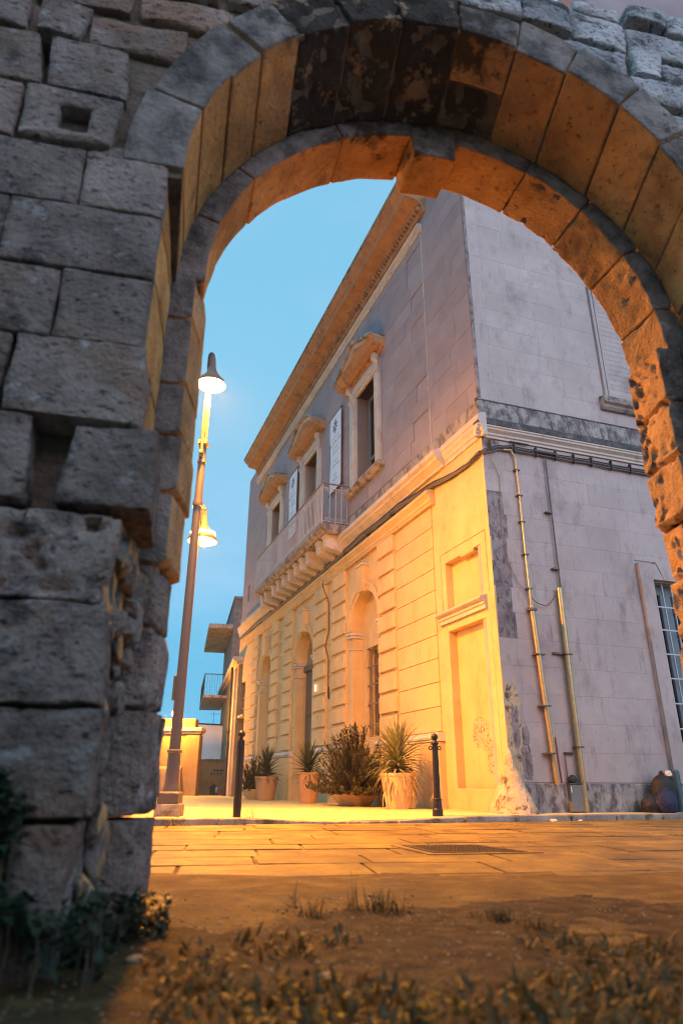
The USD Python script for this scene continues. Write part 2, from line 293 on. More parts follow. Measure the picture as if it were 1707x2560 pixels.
plain('terracotta', (.40, .215, .10), .75, 0, bump=.12, bscale=30, var=.14, spec=.3)
plain('terracotta_pale', (.50, .34, .17), .75, 0, bump=.12, bscale=30, var=.14, spec=.3)
plain('pot_soil', (.03, .022, .016), .95, 0, bump=.8, bscale=60)
plain('white_iron', (.45, .44, .44), .5, .1, var=.1)
plain('rail_iron', (.42, .39, .39), .55, .1, var=.15)
plain('handrail', (.18, .11, .075), .55, .2)
plain('grille_iron', (.40, .42, .45), .5, .2)
plain('rusty_grille', (.20, .13, .09), .7, .2, var=.3)
plain('blue_frame', (.12, .16, .185), .5, var=.15)
plain('door_wood', (.105, .082, .062), .6, bump=.3, bscale=14, var=.2)
plain('dark_inside', (.012, .011, .010), .8)
plain('cable_black', (.02, .019, .018), .6, var=.3)
plain('cable_grey', (.12, .105, .095), .6, var=.3)
plain('pipe_metal', (.38, .30, .16), .38, .55, var=.2, bscale=12)
plain('pipe_dark', (.10, .085, .07), .45, .4, var=.3, bscale=12)
plain('teal_iron', (.03, .075, .09), .4, .2)
plain('red_pipe', (.30, .07, .05), .5)
plain('banner_cloth', (.62, .66, .74), .85, 0, bump=.1, bscale=30, spec=.1)
plain('banner_ink', (.055, .012, .024), .8)
plain('banner_text', (.10, .12, .16), .8)
plain('bag_navy', (.004, .0045, .009), .7, bump=.4, bscale=14)
plain('bag_blue', (.004, .010, .05), .75, bump=.4, bscale=14)
plain('paper_white', (.6, .58, .55), .8)
plain('cabinet_grey', (.13, .135, .14), .55, var=.2)
plain('dark_door', (.03, .02, .022), .6, var=.4)
plain('drain_iron', (.035, .028, .022), .55, .5, bump=.4, bscale=80, var=.3)
plain('graffiti_red', (.35, .06, .04), .7); plain('graffiti_green', (.03, .11, .07), .7); plain('graffiti_dark', (.03, .03, .04), .7); plain('graffiti_white', (.6, .6, .58), .7)
plain('twig', (.09, .06, .04), .8, var=.3)
plain('pebble', (.17, .135, .09), .8, bump=.4, bscale=40, var=.35)
plain('white_plastic', (.6, .6, .58), .5)
leaf_mat('agave_leaf', (.14, .145, .055), (.32, .31, .14), .15)
leaf_mat('yucca_leaf', (.022, .038, .016), (.09, .10, .04), .15)
leaf_mat('dry_leaf', (.26, .20, .10), (.42, .34, .19), .2)
leaf_mat('bush_leaf', (.028, .036, .013), (.12, .105, .035), .15)
leaf_mat('ivy_leaf', (.012, .026, .016), (.035, .06, .03), .15)
leaf_mat('weed_leaf', (.03, .032, .010), (.15, .10, .024), .3)
leaf_mat('dry_grass', (.16, .105, .04), (.34, .24, .10), .3)
leaf_mat('yellow_petal', (.38, .23, .02), (.60, .38, .04), .25)
LOOK['pane'] = usdkit.material(stage, '/World/Looks/pane', {'f': ('fresnel', {'IOR': 1.5}), 't': ('transparent_bsdf', {'color': (.85, .9, .92)}), 'g': ('glossy_bsdf', {'color': (.9, .92, .95), 'roughness': .02}), 'm': ('mix_closure', {})},
                               [('f.fac', 'm.fac'), ('t.BSDF', 'm.closure1'), ('g.BSDF', 'm.closure2')], surface='m.closure')
emit('sodium_glow', LAMP_COL, LAMP_UP)
emit('sodium_glow_low', LAMP_COL, LAMP_LOW)
emit('far_glow', LAMP_COL, 750.0)
emit('sconce_glow', (1.0, .75, .4), .6)

# ------------------------------------------------------------------ frames of the place
C0 = np.array([2.524, 10.62, 0.0])                       # corner of the palazzo
PAZ = 110.75                                             # the front runs along +x of its own frame, its street side is +y
_a = math.radians(PAZ)
FU = np.array([math.cos(_a), math.sin(_a), 0]); FN = np.array([-math.sin(_a), math.cos(_a), 0])
def W(s, e, z=0.0): return C0 + s * FU + e * FN + np.array([0, 0, z])
SB = math.radians(18.5)
SU = np.array([math.cos(SB), math.sin(SB), 0]); SN = np.array([math.sin(SB), -math.cos(SB), 0])
su2 = np.array([SU @ FU, SU @ FN]); sn2 = np.array([SN @ FU, SN @ FN])
def side(v):
    """(along the side wall, out of it, z) to the palazzo's own frame (mirrors)"""
    v = np.asarray(v, float); q = v[..., :1] * su2 + v[..., 1:2] * sn2
    return np.concatenate([q, v[..., 2:]], -1)
def sidem(m): return flipf(xf(m, side))
APH = math.radians(12.54); AP0 = np.array([-.738, 3.0, 0])
AU = np.array([math.cos(APH), math.sin(APH), 0]); AN = np.array([math.sin(APH), -math.cos(APH), 0])
def ar2(v):
    """(u, t, z) of the gateway to the world (mirrors)"""
    v = np.asarray(v, float); return AP0 + v[..., :1] * AU + v[..., 1:2] * AN + np.concatenate([np.zeros_like(v[..., :2]), v[..., 2:]], -1)
def gz(y): return -.0085 * np.clip(np.asarray(y) - 11.0, 0, 60)          # the street falls away beyond the corner
PZ = 0.08
def pz(y): return PZ + gz(y)
KERB = np.array([(-9, 6.2), (-3.6, 7.9), (-2.3, 8.62), (-1.7, 8.86), (-1.1, 9.05), (-.4, 9.28), (.4, 9.44), (1.05, 9.57), (1.79, 9.84), (2.69, 10.13), (3.61, 10.43), (6.0, 11.22), (14, 13.9)], float)
KTOP = np.array([.08, .08, .08, .078, .07, .03, .022, .045, .075, .08, .08, .08, .08])
def kerb_at(x): return np.interp(x, KERB[:, 0], KERB[:, 1])

#@@STRUCTURE
# ------------------------------------------------------------------ the ground, street, kerb and pavement
def sheet(xs, ys, h):
    X, Y = np.meshgrid(xs, ys, indexing='ij'); Z = h(X, Y); nx, ny = X.shape
    idx = np.arange(nx * ny).reshape(nx, ny)
    q = np.stack([idx[:-1, :-1], idx[1:, :-1], idx[1:, 1:], idx[:-1, 1:]], -1).reshape(-1, 4)
    return trimesh.Trimesh(np.stack([X.ravel(), Y.ravel(), Z.ravel()], 1), np.vstack([q[:, [0, 1, 2]], q[:, [0, 2, 3]]]), process=False)
gx = np.unique(np.concatenate([np.linspace(-120, -20, 8), np.linspace(-20, 20, 21), np.linspace(20, 120, 8)]))
gy = np.unique(np.concatenate([np.linspace(-120, -10, 8), np.linspace(-10, 80, 46), np.linspace(80, 140, 5)]))
p = obj('ground', sheet(gx, gy, lambda x, y: -.05 + gz(y)), 'ground_far', smooth=True); tag(p, 'worn pale ground of the square and the streets around it', 'ground', kind='structure')

street = tag(UsdGeom.Xform.Define(stage, '/World/street'), 'worn stone paved street lit orange between gateway and kerb', 'street', kind='structure')
STREET = Polygon([(x, 3.95 + .16 * x * (x > 0) + .42 * (meshkit.fbm(np.array([[x * .9, 2.2, 0]]), 4, 12)[0] - .5) * 2) for x in np.linspace(-9, 9, 70)] + [tuple(k + np.array([0, -.075])) for k in KERB[::-1] if k[0] < 9.5 and k[0] >= -9])
def hs(x, y): return .012 * (meshkit.fbm(np.stack([np.asarray(x) * .45, np.asarray(y) * .45, 0 * np.asarray(x)], -1), 2, 3) - .5)
sb = sheet(np.linspace(-9, 9, 61), np.linspace(3.3, 12.2, 40), lambda x, y: np.where(y < kerb_at(x) + .02, -.011 + hs(x, y), -.06))
obj('joint_bed', sb, 'old_concrete', street, smooth=True)
def slab3(poly, z0, ztop, ch=.008, step=0.0):
    """paving slab: polygon in plan, top follows the height function ztop"""
    out = []
    for g in polys(poly):
        a = m3.Manifold.extrude(to_cs(g), .06 - ch)
        for q in polys(g.buffer(-ch)): a = a + m3.Manifold.extrude(to_cs(q), .06)
        v, f = arr(a); v[:, 2] = v[:, 2] - .06 + ztop(v[:, 0], v[:, 1]); out.append(trimesh.Trimesh(v, f, process=False))
    return cat_(out)
rs = random.Random(11); th = math.radians(9)
def rot2(u, v): return (u * math.cos(th) - v * math.sin(th), u * math.sin(th) + v * math.cos(th) + 6.2)
v0 = -4.0
def in_view(g, m=.5, near=2.):
    x0, y0, x1, y1 = g.bounds; yy = max(y1, near); return x0 < .53 * yy + m and x1 > -.53 * yy - m and not (x1 < -.255 * yy - .4)
while v0 < 6.0:
    dv = rs.uniform(.38, .62); u0 = -9 - rs.random()
    while u0 < 9:
        du = rs.uniform(.65, 1.35)
        j = lambda: rs.uniform(-.012, .012)
        g = Polygon([rot2(u0 + .005 + j() * .5, v0 + .004 + j() * .4), rot2(u0 + du - .005 + j() * .5, v0 + .004 + j() * .4), rot2(u0 + du - .005 + j() * .5, v0 + dv - .004 + j() * .4), rot2(u0 + .005 + j() * .5, v0 + dv - .004 + j() * .4)])
        g = g.buffer(-.02).buffer(.02, quad_segs=2).intersection(STREET)
        if g.area > .04 and in_view(g):
            dz, tx, ty = rs.uniform(-.003, .003), rs.uniform(-.004, .004), rs.uniform(-.004, .004); c = g.centroid
            obj('paving_slab', slab3(g, 0, lambda x, y: hs(x, y) - .022 * np.clip((4.75 + .16 * np.maximum(x, 0) - y) / .75, 0, 1) + dz + tx * (x - c.x) + ty * (y - c.y)), 'paving', street, smooth=20)
        u0 += du
    v0 += dv
# the bare threshold in and before the gateway
def edge_y(x): return 3.02 + .222 * (np.asarray(x) + .74)
X1 = np.linspace(-2.6, 5.2, 240)
thr = sheet(X1, np.linspace(2.5, 5.4, 130), lambda x, y: .0 + .018 * (meshkit.fbm(np.stack([x * 3, y * 3, 0 * x], -1), 4, 5) - .5) + .008 * (meshkit.fbm(np.stack([x * 16, y * 16, 0 * x], -1), 2, 6) - .5) - .05 * np.clip((y - edge_y(x) - .85 - 1.4 * (meshkit.fbm(np.stack([x * 1.3, y * 1.1, 0 * x], -1), 4, 8) - .5)) / 1.0, 0, 1))
tag(obj('threshold', thr, 'old_concrete', smooth=True), 'worn pale concrete strip just beyond the gateway', 'ground', kind='structure')
soil = sheet(np.linspace(-2.6, 3.6, 300), np.linspace(.35, 4.1, 220), lambda x, y: .006 + .020 * (meshkit.fbm(np.stack([x * 2.2, y * 2.2, 0 * x], -1), 4, 15) - .5) + .014 * (meshkit.fbm(np.stack([x * 14, y * 14, 0 * x], -1), 3, 16) - .5) - .05 * np.clip((y - edge_y(x) + .12 - .8 * (meshkit.fbm(np.stack([x * 2.0, y * 1.2, 0 * x], -1), 4, 18) - .5)) / .8, 0, 1))
tag(obj('dirt_ground', soil, 'soil', smooth=True), 'dark bare soil with grit under the gateway in front', 'ground', kind='structure')

# pavement in front of the palazzo
def hp(x, y):
    kt = np.interp(x, KERB[:, 0], KTOP); s = np.clip((y - kerb_at(x)) / 1.3, 0, 1); s = s * s * (3 - 2 * s)
    return kt + (PZ - kt) * s + gz(y)
pave = tag(UsdGeom.Xform.Define(stage, '/World/pavement'), 'pale stone pavement along the front of the palazzo', 'pavement', kind='structure')
obj('pavement_bed', sheet(np.concatenate([np.linspace(-40, -9, 12), np.linspace(-8.5, 14, 60)]), np.concatenate([np.linspace(5.5, 14, 50), np.linspace(14.5, 70, 40)]), lambda x, y: np.where(y > kerb_at(x) - .02, hp(x, y) - .009, -.1)), 'sidewalk', pave, smooth=True)
PAVE = Polygon([tuple(k + np.array([0, .085])) for k in KERB if -9 <= k[0] <= 9] + [(9, 17), (-9, 17)])
frontline = Polygon([tuple(W(0, 0)[:2]), tuple(W(25, 0)[:2]), tuple((W(25, 0) + 20 * SU)[:2]), tuple((C0 + 20 * SU)[:2])])
PAVE = PAVE.difference(frontline)
v0 = 1.5; rs = random.Random(5)
while v0 < 11:
    dv = .62; u0 = -9 - rs.random()
    while u0 < 9:
        du = rs.uniform(.9, 1.2)
        g = Polygon([rot2(u0 + .006, v0 + .006), rot2(u0 + du - .006, v0 + .006), rot2(u0 + du - .006, v0 + dv - .006), rot2(u0 + .006, v0 + dv - .006)]).intersection(PAVE)
        if g.area > .03 and in_view(g) and g.bounds[1] < 15:
            obj('pavement_slab', slab3(g, 0, lambda x, y: hp(x, y), ch=.004), 'sidewalk', pave, smooth=20)
        u0 += du
    v0 += dv
kerb = tag(UsdGeom.Xform.Define(stage, '/World/kerb'), 'low dark stone kerb that dips in the middle', 'kerb', kind='structure')
L_ = np.concatenate([[0], np.cumsum(np.linalg.norm(np.diff(KERB, axis=0), axis=1))])
def along(l): return np.array([np.interp(l, L_, KERB[:, 0]), np.interp(l, L_, KERB[:, 1])])
l = 3.0; rk = random.Random(3); ki = 0
while l < 22.:
    dl = rk.uniform(.6, .95); a, b = along(l + .006), along(min(l + dl - .006, L_[-1])); d = (b - a); ln = np.linalg.norm(d); d /= ln; nn = np.array([-d[1], d[0]])
    m = rbox([ln, .15, .22], .016, .09)
    def kmap(v, a=a, d=d, nn=nn):
        xy = a + v[:, :1] * d + (v[:, 1:2] - .075) * nn
        return np.concatenate([xy, (v[:, 2] - .22 + np.interp(xy[:, 0], KERB[:, 0], KTOP))[:, None]], 1)
    worn = .012 if a[0] < 2.0 else .004
    obj('kerb_stone', rough(xf(m, kmap), worn, 7, ki), 'kerbstone', kerb, smooth=40); l += dl; ki += 1

# ------------------------------------------------------------------ the ruined gateway the picture is taken through
gate = thing('stone_gateway', 'ruined round arched stone gateway of weathered blocks framing the view', 'gateway', tuple(AP0))
def G(m): return flipf(xf(m, lambda v: ar2(v) - AP0))
def gobj(name, m, mat_, **k): return obj(name, G(m), mat_, gate, smooth=50, **k)
Q = Polygon
# left pier, front stones (u, z) as they stand
def quad(a, b, c, d): return Q([a, b, c, d])
fr = [
 ('S1', [(-1.25, 3.34), (-.81, 3.37), (-.86, 3.68), (-1.3, 3.66)], .84, .012, 0),
 ('S2', [(-.77, 3.36), (-.44, 3.355), (-.47, 3.66), (-.80, 3.67)], .85, .014, 0),
 ('S3', [(-.83, 3.03), (-.47, 3.05), (-.45, 3.325), (-.845, 3.33)], .86, .012, 0),
 ('S4', [(-1.0, 2.69), (-.56, 2.71), (-.565, 3.0), (-1.0, 3.0)], .845, .014, 0),
 ('S5', [(-.54, 2.70), (-.22, 2.71), (-.22, 3.005), (-.55, 3.0)], .85, .010, 0),
 ('S6', [(-.79, 2.37), (-.22, 2.375), (-.22, 2.685), (-.80, 2.685)], .855, .010, 0),
 ('S7', [(-1.1, 2.04), (-.565, 2.05), (-.565, 2.35), (-1.1, 2.355)], .85, .012, 0),
 ('S8', [(-.545, 2.05), (-.22, 2.045), (-.22, 2.355), (-.545, 2.355)], .852, .010, 0),
 ('S9', [(-.66, 1.715), (-.20, 1.70), (-.205, 2.035), (-.66, 2.03)], .862, .016, .01),
 ('S9b', [(-1.2, 1.72), (-.69, 1.72), (-.69, 2.03), (-1.2, 2.03)], .845, .016, .0),
 ('S10', [(-1.1, 1.385), (-.545, 1.385), (-.56, 1.70), (-1.1, 1.705)], .85, .018, .01),
 ('S11', [(-.43, 1.37), (-.12, 1.375), (-.125, 1.675), (-.40, 1.665)], .87, .016, .014),
 ('S12', [(-1.1, 1.04), (-.24, 1.05), (-.215, 1.34), (-1.1, 1.355)], .845, .022, .055),
 ('S13', [(-1.1, .715), (-.205, .725), (-.225, 1.03), (-1.1, 1.02)], .85, .020, .012),
 ('S14', [(-.66, .405), (-.20, .40), (-.19, .70), (-.66, .695)], .86, .020, .014),
 ('S14b', [(-1.3, .40), (-.68, .40), (-.68, .695), (-1.3, .695)], .85, .020, .014),
 ('S15', [(-.70, -.12), (-.235, -.12), (-.225, .375), (-.70, .385)], .86, .022, .014),
 ('S15b', [(-1.4, -.12), (-.72, -.12), (-.72, .385), (-1.4, .385)], .85, .022, .014)]
hole = Q([(-.69, 3.10), (-.575, 3.105), (-.58, 3.225), (-.69, 3.22)]).buffer(.012)
for i, (n, c, t1, amp, pit) in enumerate(fr):
    g = Q(c)
    if n == 'S3': g = g.difference(hole)
    m = poly_stone(g.buffer(.004), .42 if n not in ('S10', 'S9b') else .45, t1, .03, amp * .9, 5.5, i, .009, .075 if n == 'S12' else pit, 13. if n == 'S12' else 26.)
    gobj('pier_stone', m, 'ruin_stone')
# courses further left, seen only from the side
rg = random.Random(21); zc = [-.12, .385, .70, 1.03, 1.365, 1.71, 2.04, 2.36, 2.69, 3.01, 3.34, 3.68]
for i in range(len(zc) - 1):
    u1 = {0: -1.42, 1: -1.32, 5: -1.22, 4: -1.12, 8: -1.02, 7: -.81, 9: -.865, 10: -1.32}.get(i, -1.12)
    while u1 > -2.6:
        w = rg.uniform(.42, .75)
        gobj('pier_stone', poly_stone(Q([(u1 - w + .02, zc[i] + .012), (u1, zc[i] + .012), (u1, zc[i + 1] - .012), (u1 - w + .02, zc[i + 1] - .012)]), .5, .85 + rg.uniform(-.012, .012), .07, .015, 4.5, 300 + int(rg.random() * 99), .010), 'ruin_stone'); u1 -= w
# left jamb: the stones of the reveal, course by course (plan outline in (u, t))
zi = [-.12, .37, .75, 1.07, 1.33, 1.66, 1.94, 2.21, 2.58, 2.86]
for i in range(len(zi) - 1):
    zz0, zz1 = zi[i] + .006, zi[i + 1] - .006
    du = [0, .0, -.02, -.03, .0, .012, 0.0, 0, 0][i]
    plan = Q([(-.55, .0), (-.014 + du, .0), (-.025 + du, .12), (-.075 + du, .345), (-.55, .345)])
    m = poly_stone(plan, -zz1, -zz0, .035, .007 if i > 4 else .014, 5, 40 + i, .014, .0 if i > 3 else .02, 24.)
    v, f = arr(m); m = trimesh.Trimesh(np.stack([v[:, 0], v[:, 2], -v[:, 1]], 1), f, process=False)
    gobj('jamb_stone', m, 'ruin_stone_clean' if i > 3 else 'ruin_stone')
zj = [1.70, 2.02, 2.40, 2.70, 2.99]
for i in range(4):
    plan = Q([(-.52, .36), (-.185, .36), (-.20, .62), (-.218, .80), (-.52, .80)])
    m = poly_stone(plan, -zj[i + 1] + .007, -zj[i] - .007, .035, .008, 5, 70 + i, .014)
    v, f = arr(m); gobj('jamb_stone', trimesh.Trimesh(np.stack([v[:, 0], v[:, 2], -v[:, 1]], 1), f, process=False), 'ruin_stone_clean')
# the broken lower part of the reveal: rubble and small stones in old mortar
rr_ = random.Random(9)
plan = Q([(-.34, .36), (-.165, .36), (-.20, .60), (-.245, .80), (-.34, .80)])
m = poly_stone(plan, -1.69, -.98, .03, .030, 9, 61, .02, .03, 20.); v, f = arr(m)
gobj('rubble_core', trimesh.Trimesh(np.stack([v[:, 0], v[:, 2], -v[:, 1]], 1), f, process=False), 'ruin_stone_clean')
for i in range(30):
    z = rr_.uniform(.02, 1.62); t = rr_.uniform(.40, .70); sx, sy, sz = rr_.uniform(.03, .05), rr_.uniform(.05, .11), rr_.uniform(.04, .11)
    u = -.155 - .10 * (t - .38) / .45 - (.0 if z > 1.0 else .02)
    hp_ = np.array([[rr_.gauss(0, 1) for _ in range(3)] for _ in range(16)]); hp_ /= np.linalg.norm(hp_, axis=1, keepdims=True); hp_ = np.sign(hp_) * np.abs(hp_) ** .7
    m = rough(m3.Manifold.hull_points(hp_ * [sx, sy, sz]).refine_to_length(.02), .010, 16, i, .008, 30); m.apply_translation([u, t, z]); gobj('rubble_stone', m, 'ruin_stone_clean' if i % 3 else 'ruin_stone')
zb = [-.12, .38, .72, 1.04]
for i in range(3):
    plan = Q([(-.52, .37), (-.19 - .01 * i, .37), (-.215, .5), (-.24, .78), (-.52, .78)])
    m = poly_stone(plan, -zb[i + 1] + .01, -zb[i] - .01, .035, .016, 6, 90 + i, .02, .015, 24.)
    v, f = arr(m); gobj('jamb_stone', trimesh.Trimesh(np.stack([v[:, 0], v[:, 2], -v[:, 1]], 1), f, process=False), 'ruin_stone')
gobj('wall_core', rough(ext(Q([(-2.6, -.2), (-.30, -.2), (-.30, 3.0), (-.72, 3.9), (-2.6, 4.2)]), .06, .70), 0, 1), 'ruin_mortar')

# arch rings
def ring_c(t):
    k = np.clip((t - .345) / (.85 - .345), 0, 1)
    return 1.305 + (1.27 - 1.305) * k, 2.826 + (3.01 - 2.826) * k, 1.46 + (1.41 - 1.46) * k
def voussoir(a0, a1, r0, thick, t0, t1, step=.035, rad=.014, amp=.006, freq=6, seed=0, outer=True, pits=0., pf=20.):
    """a wedge of an arch ring between angles a0 > a1 (degrees); r0 is added to the ring's radius"""
    R = (1.42 if outer else 1.33) + r0; L = [math.radians(abs(a0 - a1)) * R, thick, t1 - t0]
    m = rbox(L, rad, step)
    def mp(v):
        ang = np.radians(a0) + (v[:, 0] / L[0]) * np.radians(a1 - a0); t = t0 + v[:, 2]
        if outer: cx, cz, rr = ring_c(t)
        else: cx, cz, rr = 1.284 + .012 * t / .345, 2.858, 1.33
        r = rr + r0 + v[:, 1]
        return np.stack([cx + r * np.cos(ang), t, cz + r * np.sin(ang)], 1)
    q = xf(m, mp); v, f = arr(q)
    if trimesh.Trimesh(v, f, process=False).volume < 0: q = flipf(q)
    return rough(q, amp, freq, seed, pits, pf)
rv = random.Random(17)
A = [181, 164.7, 152.5, 142, 131, 118, 105, 91.2, 77.5, 64.7, 50, 37, 24, 11, -3]
for i in range(len(A) - 1):
    a0, a1 = A[i] - .18, A[i + 1] + .18; crust = 4 <= i <= 6; th_ = rv.uniform(.22, .30)
    t1 = .85 + rv.uniform(-.012, .014)
    if i == 7:      # the clean stone is shorter here; a crusted one sits behind it
        gobj('voussoir', voussoir(a0, a1, 0, th_, .605, t1, seed=i, amp=.007), 'ruin_stone_clean'); gobj('voussoir', voussoir(a0, a1, .012, th_, .345, .595, seed=77, amp=.016, pits=.02), 'ruin_stone_crusted')
    elif crust:
        gobj('voussoir', voussoir(a0, a1, .004 * (i % 2), th_, .345, t1, seed=i, amp=.018, freq=7, pits=.03, pf=14.), 'ruin_stone_crusted')
    else:
        gobj('voussoir', voussoir(a0, a1, rv.uniform(0, .008), th_, .345, t1, seed=i, amp=.007), 'ruin_stone_clean')
B = [181.5, 164, 147, 117.5, 98.0, 85.3, 65, 47, 30, 12, -3]
for i in range(len(B) - 1):
    key = i == 4
    m = voussoir(B[i] - .15, B[i + 1] + .15, -.13 if key else rv.uniform(-.004, .006), .30 if key else .15, (.02 if key else 0.0), (.335 if key else .345), outer=False, seed=30 + i, amp=.006 if i < 6 else .012, freq=7, pits=.0 if i < 6 else .014, pf=16.)
    gobj('inner_voussoir', m, 'ruin_stone_clean', label='keystone that drops below the inner ring' if key else None)
gobj('ring_core', voussoir(182, -4, .014, .16, .362, .832, step=.06, rad=.004, amp=.002), 'ruin_mortar')
gobj('ring_core', voussoir(182, -4, .016, .12, .02, .325, step=.06, rad=.004, amp=.002, outer=False), 'ruin_mortar')
# springing step of the outer ring on the left
gobj('impost_stone', poly_stone(Q([(-.5, 3.0), (-.145, 3.0), (-.155, 3.06), (-.5, 3.06)]), .36, .84, .04, .004, 5, 5, .01), 'ruin_stone_clean')
# right pier
zr = [-.12, .4, .82, 1.2, 1.52, 1.82, 2.16, 2.5, 2.86]
for i in range(8):
    e = [.0, .0, .0, .03, .04, .0, .0, .0][i]
    plan = Q([(2.60 + e, .0), (3.2, .0), (3.2, .345), (2.555 + e * .6, .345)])
    m = poly_stone(plan, -zr[i + 1] + .006, -zr[i] - .006, .028, .016 if i < 6 else .01, 6, 120 + i, .018, .035, 22.)
    v, f = arr(m); gobj('jamb_stone', trimesh.Trimesh(np.stack([v[:, 0], v[:, 2], -v[:, 1]], 1), f, process=False), 'ruin_stone_clean')
    plan = Q([(2.70, .36), (3.6, .36), (3.6, .85), (2.70, .85)])
    m = poly_stone(plan, -zr[i + 1] + .006, -zr[i] - .006, .06, .014, 5, 140 + i, .018)
    v, f = arr(m); gobj('pier_stone', trimesh.Trimesh(np.stack([v[:, 0], v[:, 2], -v[:, 1]], 1), f, process=False), 'ruin_stone')
# the wall over the arch: stones in rough courses, cut to the ring
def arc_poly(r, cx=1.27, cz=3.01): return Q([(cx + r * math.cos(a), cz + r * math.sin(a)) for a in np.linspace(-.1, math.pi + .1, 60)])
ringhole = arc_poly(1.41 + .262)
rows = [(3.01, 3.34), (3.35, 3.67), (3.685, 3.93), (3.945, 4.18), (4.195, 4.42), (4.435, 4.66), (4.675, 4.93), (4.945, 5.25)]
WALL = Q([(-2.6, 3.0), (4.2, 3.0), (4.2, 5.2), (2.6, 5.12), (2.2, 5.06), (1.9, 5.05), (1.62, 4.98), (1.42, 5.1), (.2, 5.3), (-2.6, 5.3)])
done = [Q(c).buffer(.008) for n, c, *_ in fr]
from shapely.ops import unary_union
taken = unary_union(done + [ringhole, Q([(-2.6, 0), (-.8, 0), (-.8, 3.69), (-2.6, 3.69)])])
for ri, (za, zb_) in enumerate(rows):
    u = -2.6
    while u < 4.2:
        w = rv.uniform(.22, .52); j = lambda k=.02: rv.uniform(-k, k)
        g = Q([(u + .012 + j(), za + .01 + j()), (u + w - .012 + j(), za + .01 + j()), (u + w - .012 + j(), zb_ - .008 + j()), (u + .012 + j(), zb_ - .008 + j())]).buffer(0).intersection(WALL).difference(taken)
        for h in polys(g):
            if h.buffer(-.035).area > .004:
                h = max(polys(h.buffer(-.012).buffer(.012)), key=lambda k: k.area)
                dark = ri >= 4 and u < .6
                gobj('wall_stone', poly_stone(h, .5, .85 + rv.uniform(-.03, .012), .045, .014, 6, int(rv.random() * 999), .009, .02 if dark else .008, 22.), 'ruin_stone_skylit' if (u > 1.0 and za > 3.6) or (za > 4.15 and u > .3) else 'ruin_stone')
        u += w
gobj('wall_core', ext(WALL.difference(unary_union([ringhole.buffer(-.06), Q([(-2.6, 0), (-.8, 0), (-.8, 3.69), (-2.6, 3.69)])])).intersection(sbox(-2.6, 3.0, 4.2, 4.85)), .05, .79), 'ruin_mortar')
# a tilted block standing on the wall top
m = rbox([1.6, .5, 1.15], .04, .06); m = rough(m, .03, 3.5, 4); m.apply_transform(trimesh.transformations.rotation_matrix(-.06, [0, 1, 0])); m.apply_translation([2.42, .05, 4.93])
gobj('top_block', m, 'ashlar', label='pale broken block standing on the wall top')
# dry creeper on the right of the ring
tw = []
for i in range(26):
    a = math.radians(rv.uniform(28, 42)); r = 1.41 + rv.uniform(.05, .42); p0 = np.array([1.27 + r * math.cos(a), .865, 3.01 + r * math.sin(a)]); pts = [p0]
    for k in range(7): pts.append(pts[-1] + np.array([rv.uniform(-.03, .03), rv.uniform(-.008, .014), rv.uniform(-.035, .02)]))
    tw.append(tube(pts, np.linspace(.0022, .0008, 8), 4))
cr = obj('dry_creeper', xf(cat_(tw), ar2), 'twig'); tag(cr, 'dry thin creeper stems on the stones right of the arch', 'creeper')
# ------------------------------------------------------------------ the palazzo (x along the front, y out of it, z up)
pal = thing('palazzo', 'two storey pale stone palazzo with pediments, long balcony and rusticated ground floor', 'building', tuple(C0), PAZ)
LEN = 19.45
def pobj(name, m, mat_, parent=None, smooth=35, **k): return obj(name, m, mat_, parent or pal, smooth, **k)
def arch_poly(c, r, spring, z0, n=28):
    return Q([(c - r, z0), (c + r, z0)] + [(c + r * math.cos(a), spring + r * math.sin(a)) for a in np.linspace(0, math.pi, n)])
NI = [(5.46, .84, 3.97), (14.60, .80, 3.95)]         # arched niches
DO = (10.13, .83, 3.90)                              # arched door
low = sbox(0, -.6, LEN, 6.3)
cut = [sbox(.3, -.7, 1.55, 3.05), sbox(.3, 3.45, 1.55, 4.35), arch_poly(*DO, -.7), sbox(17.88, 2.95, 19.05, 4.25), sbox(17.75, -.7, 19.1, 2.82)] + [arch_poly(*n, 1.0) for n in NI]
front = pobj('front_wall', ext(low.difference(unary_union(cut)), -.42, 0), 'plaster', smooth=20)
# upper storey wall with window holes
WIN = [(5.30, .65, 7.75, 10.55), (9.98, .68, 6.75, 10.57), (14.25, .64, 7.75, 10.5)]
upw = sbox(0, 6.3, LEN, 13.75).difference(unary_union([sbox(c - h, a, c + h, b) for c, h, a, b in WIN] + [sbox(18.2, 7.6, 18.5, 8.35)]))
upper = pobj('upper_wall', ext(upw, -.42, -.012), 'ashlar', smooth=20)
# the ashlar blocks of the near part of the upper storey
ru = random.Random(4); zr_ = 7.1; row = 0
trimz = unary_union([sbox(c - h - .42, a - .3, c + h + .42, b + .9) for c, h, a, b in WIN])
while zr_ < 12.7:
    hgt = .42; s = 0 if row % 2 else -.35
    while s < 7.6:
        w = ru.uniform(.62, 1.0); e = s + w
        if s < 1.83 < e: e = 1.83 if 1.83 - s > .25 else e
        g = sbox(max(s, 0) + .003, zr_ + .003, min(e, 8) - .003, zr_ + hgt - .003).difference(trimz)
        for h in polys(g):
            if h.area > .02 and e - s > .1: pobj('ashlar_block', ext(h, -.03, .0 + ru.uniform(-.003, .004) + (.0 if s < 1.83 - .01 else .018)), 'ashlar', upper, smooth=False)
        s = e
    zr_ += hgt; row += 1
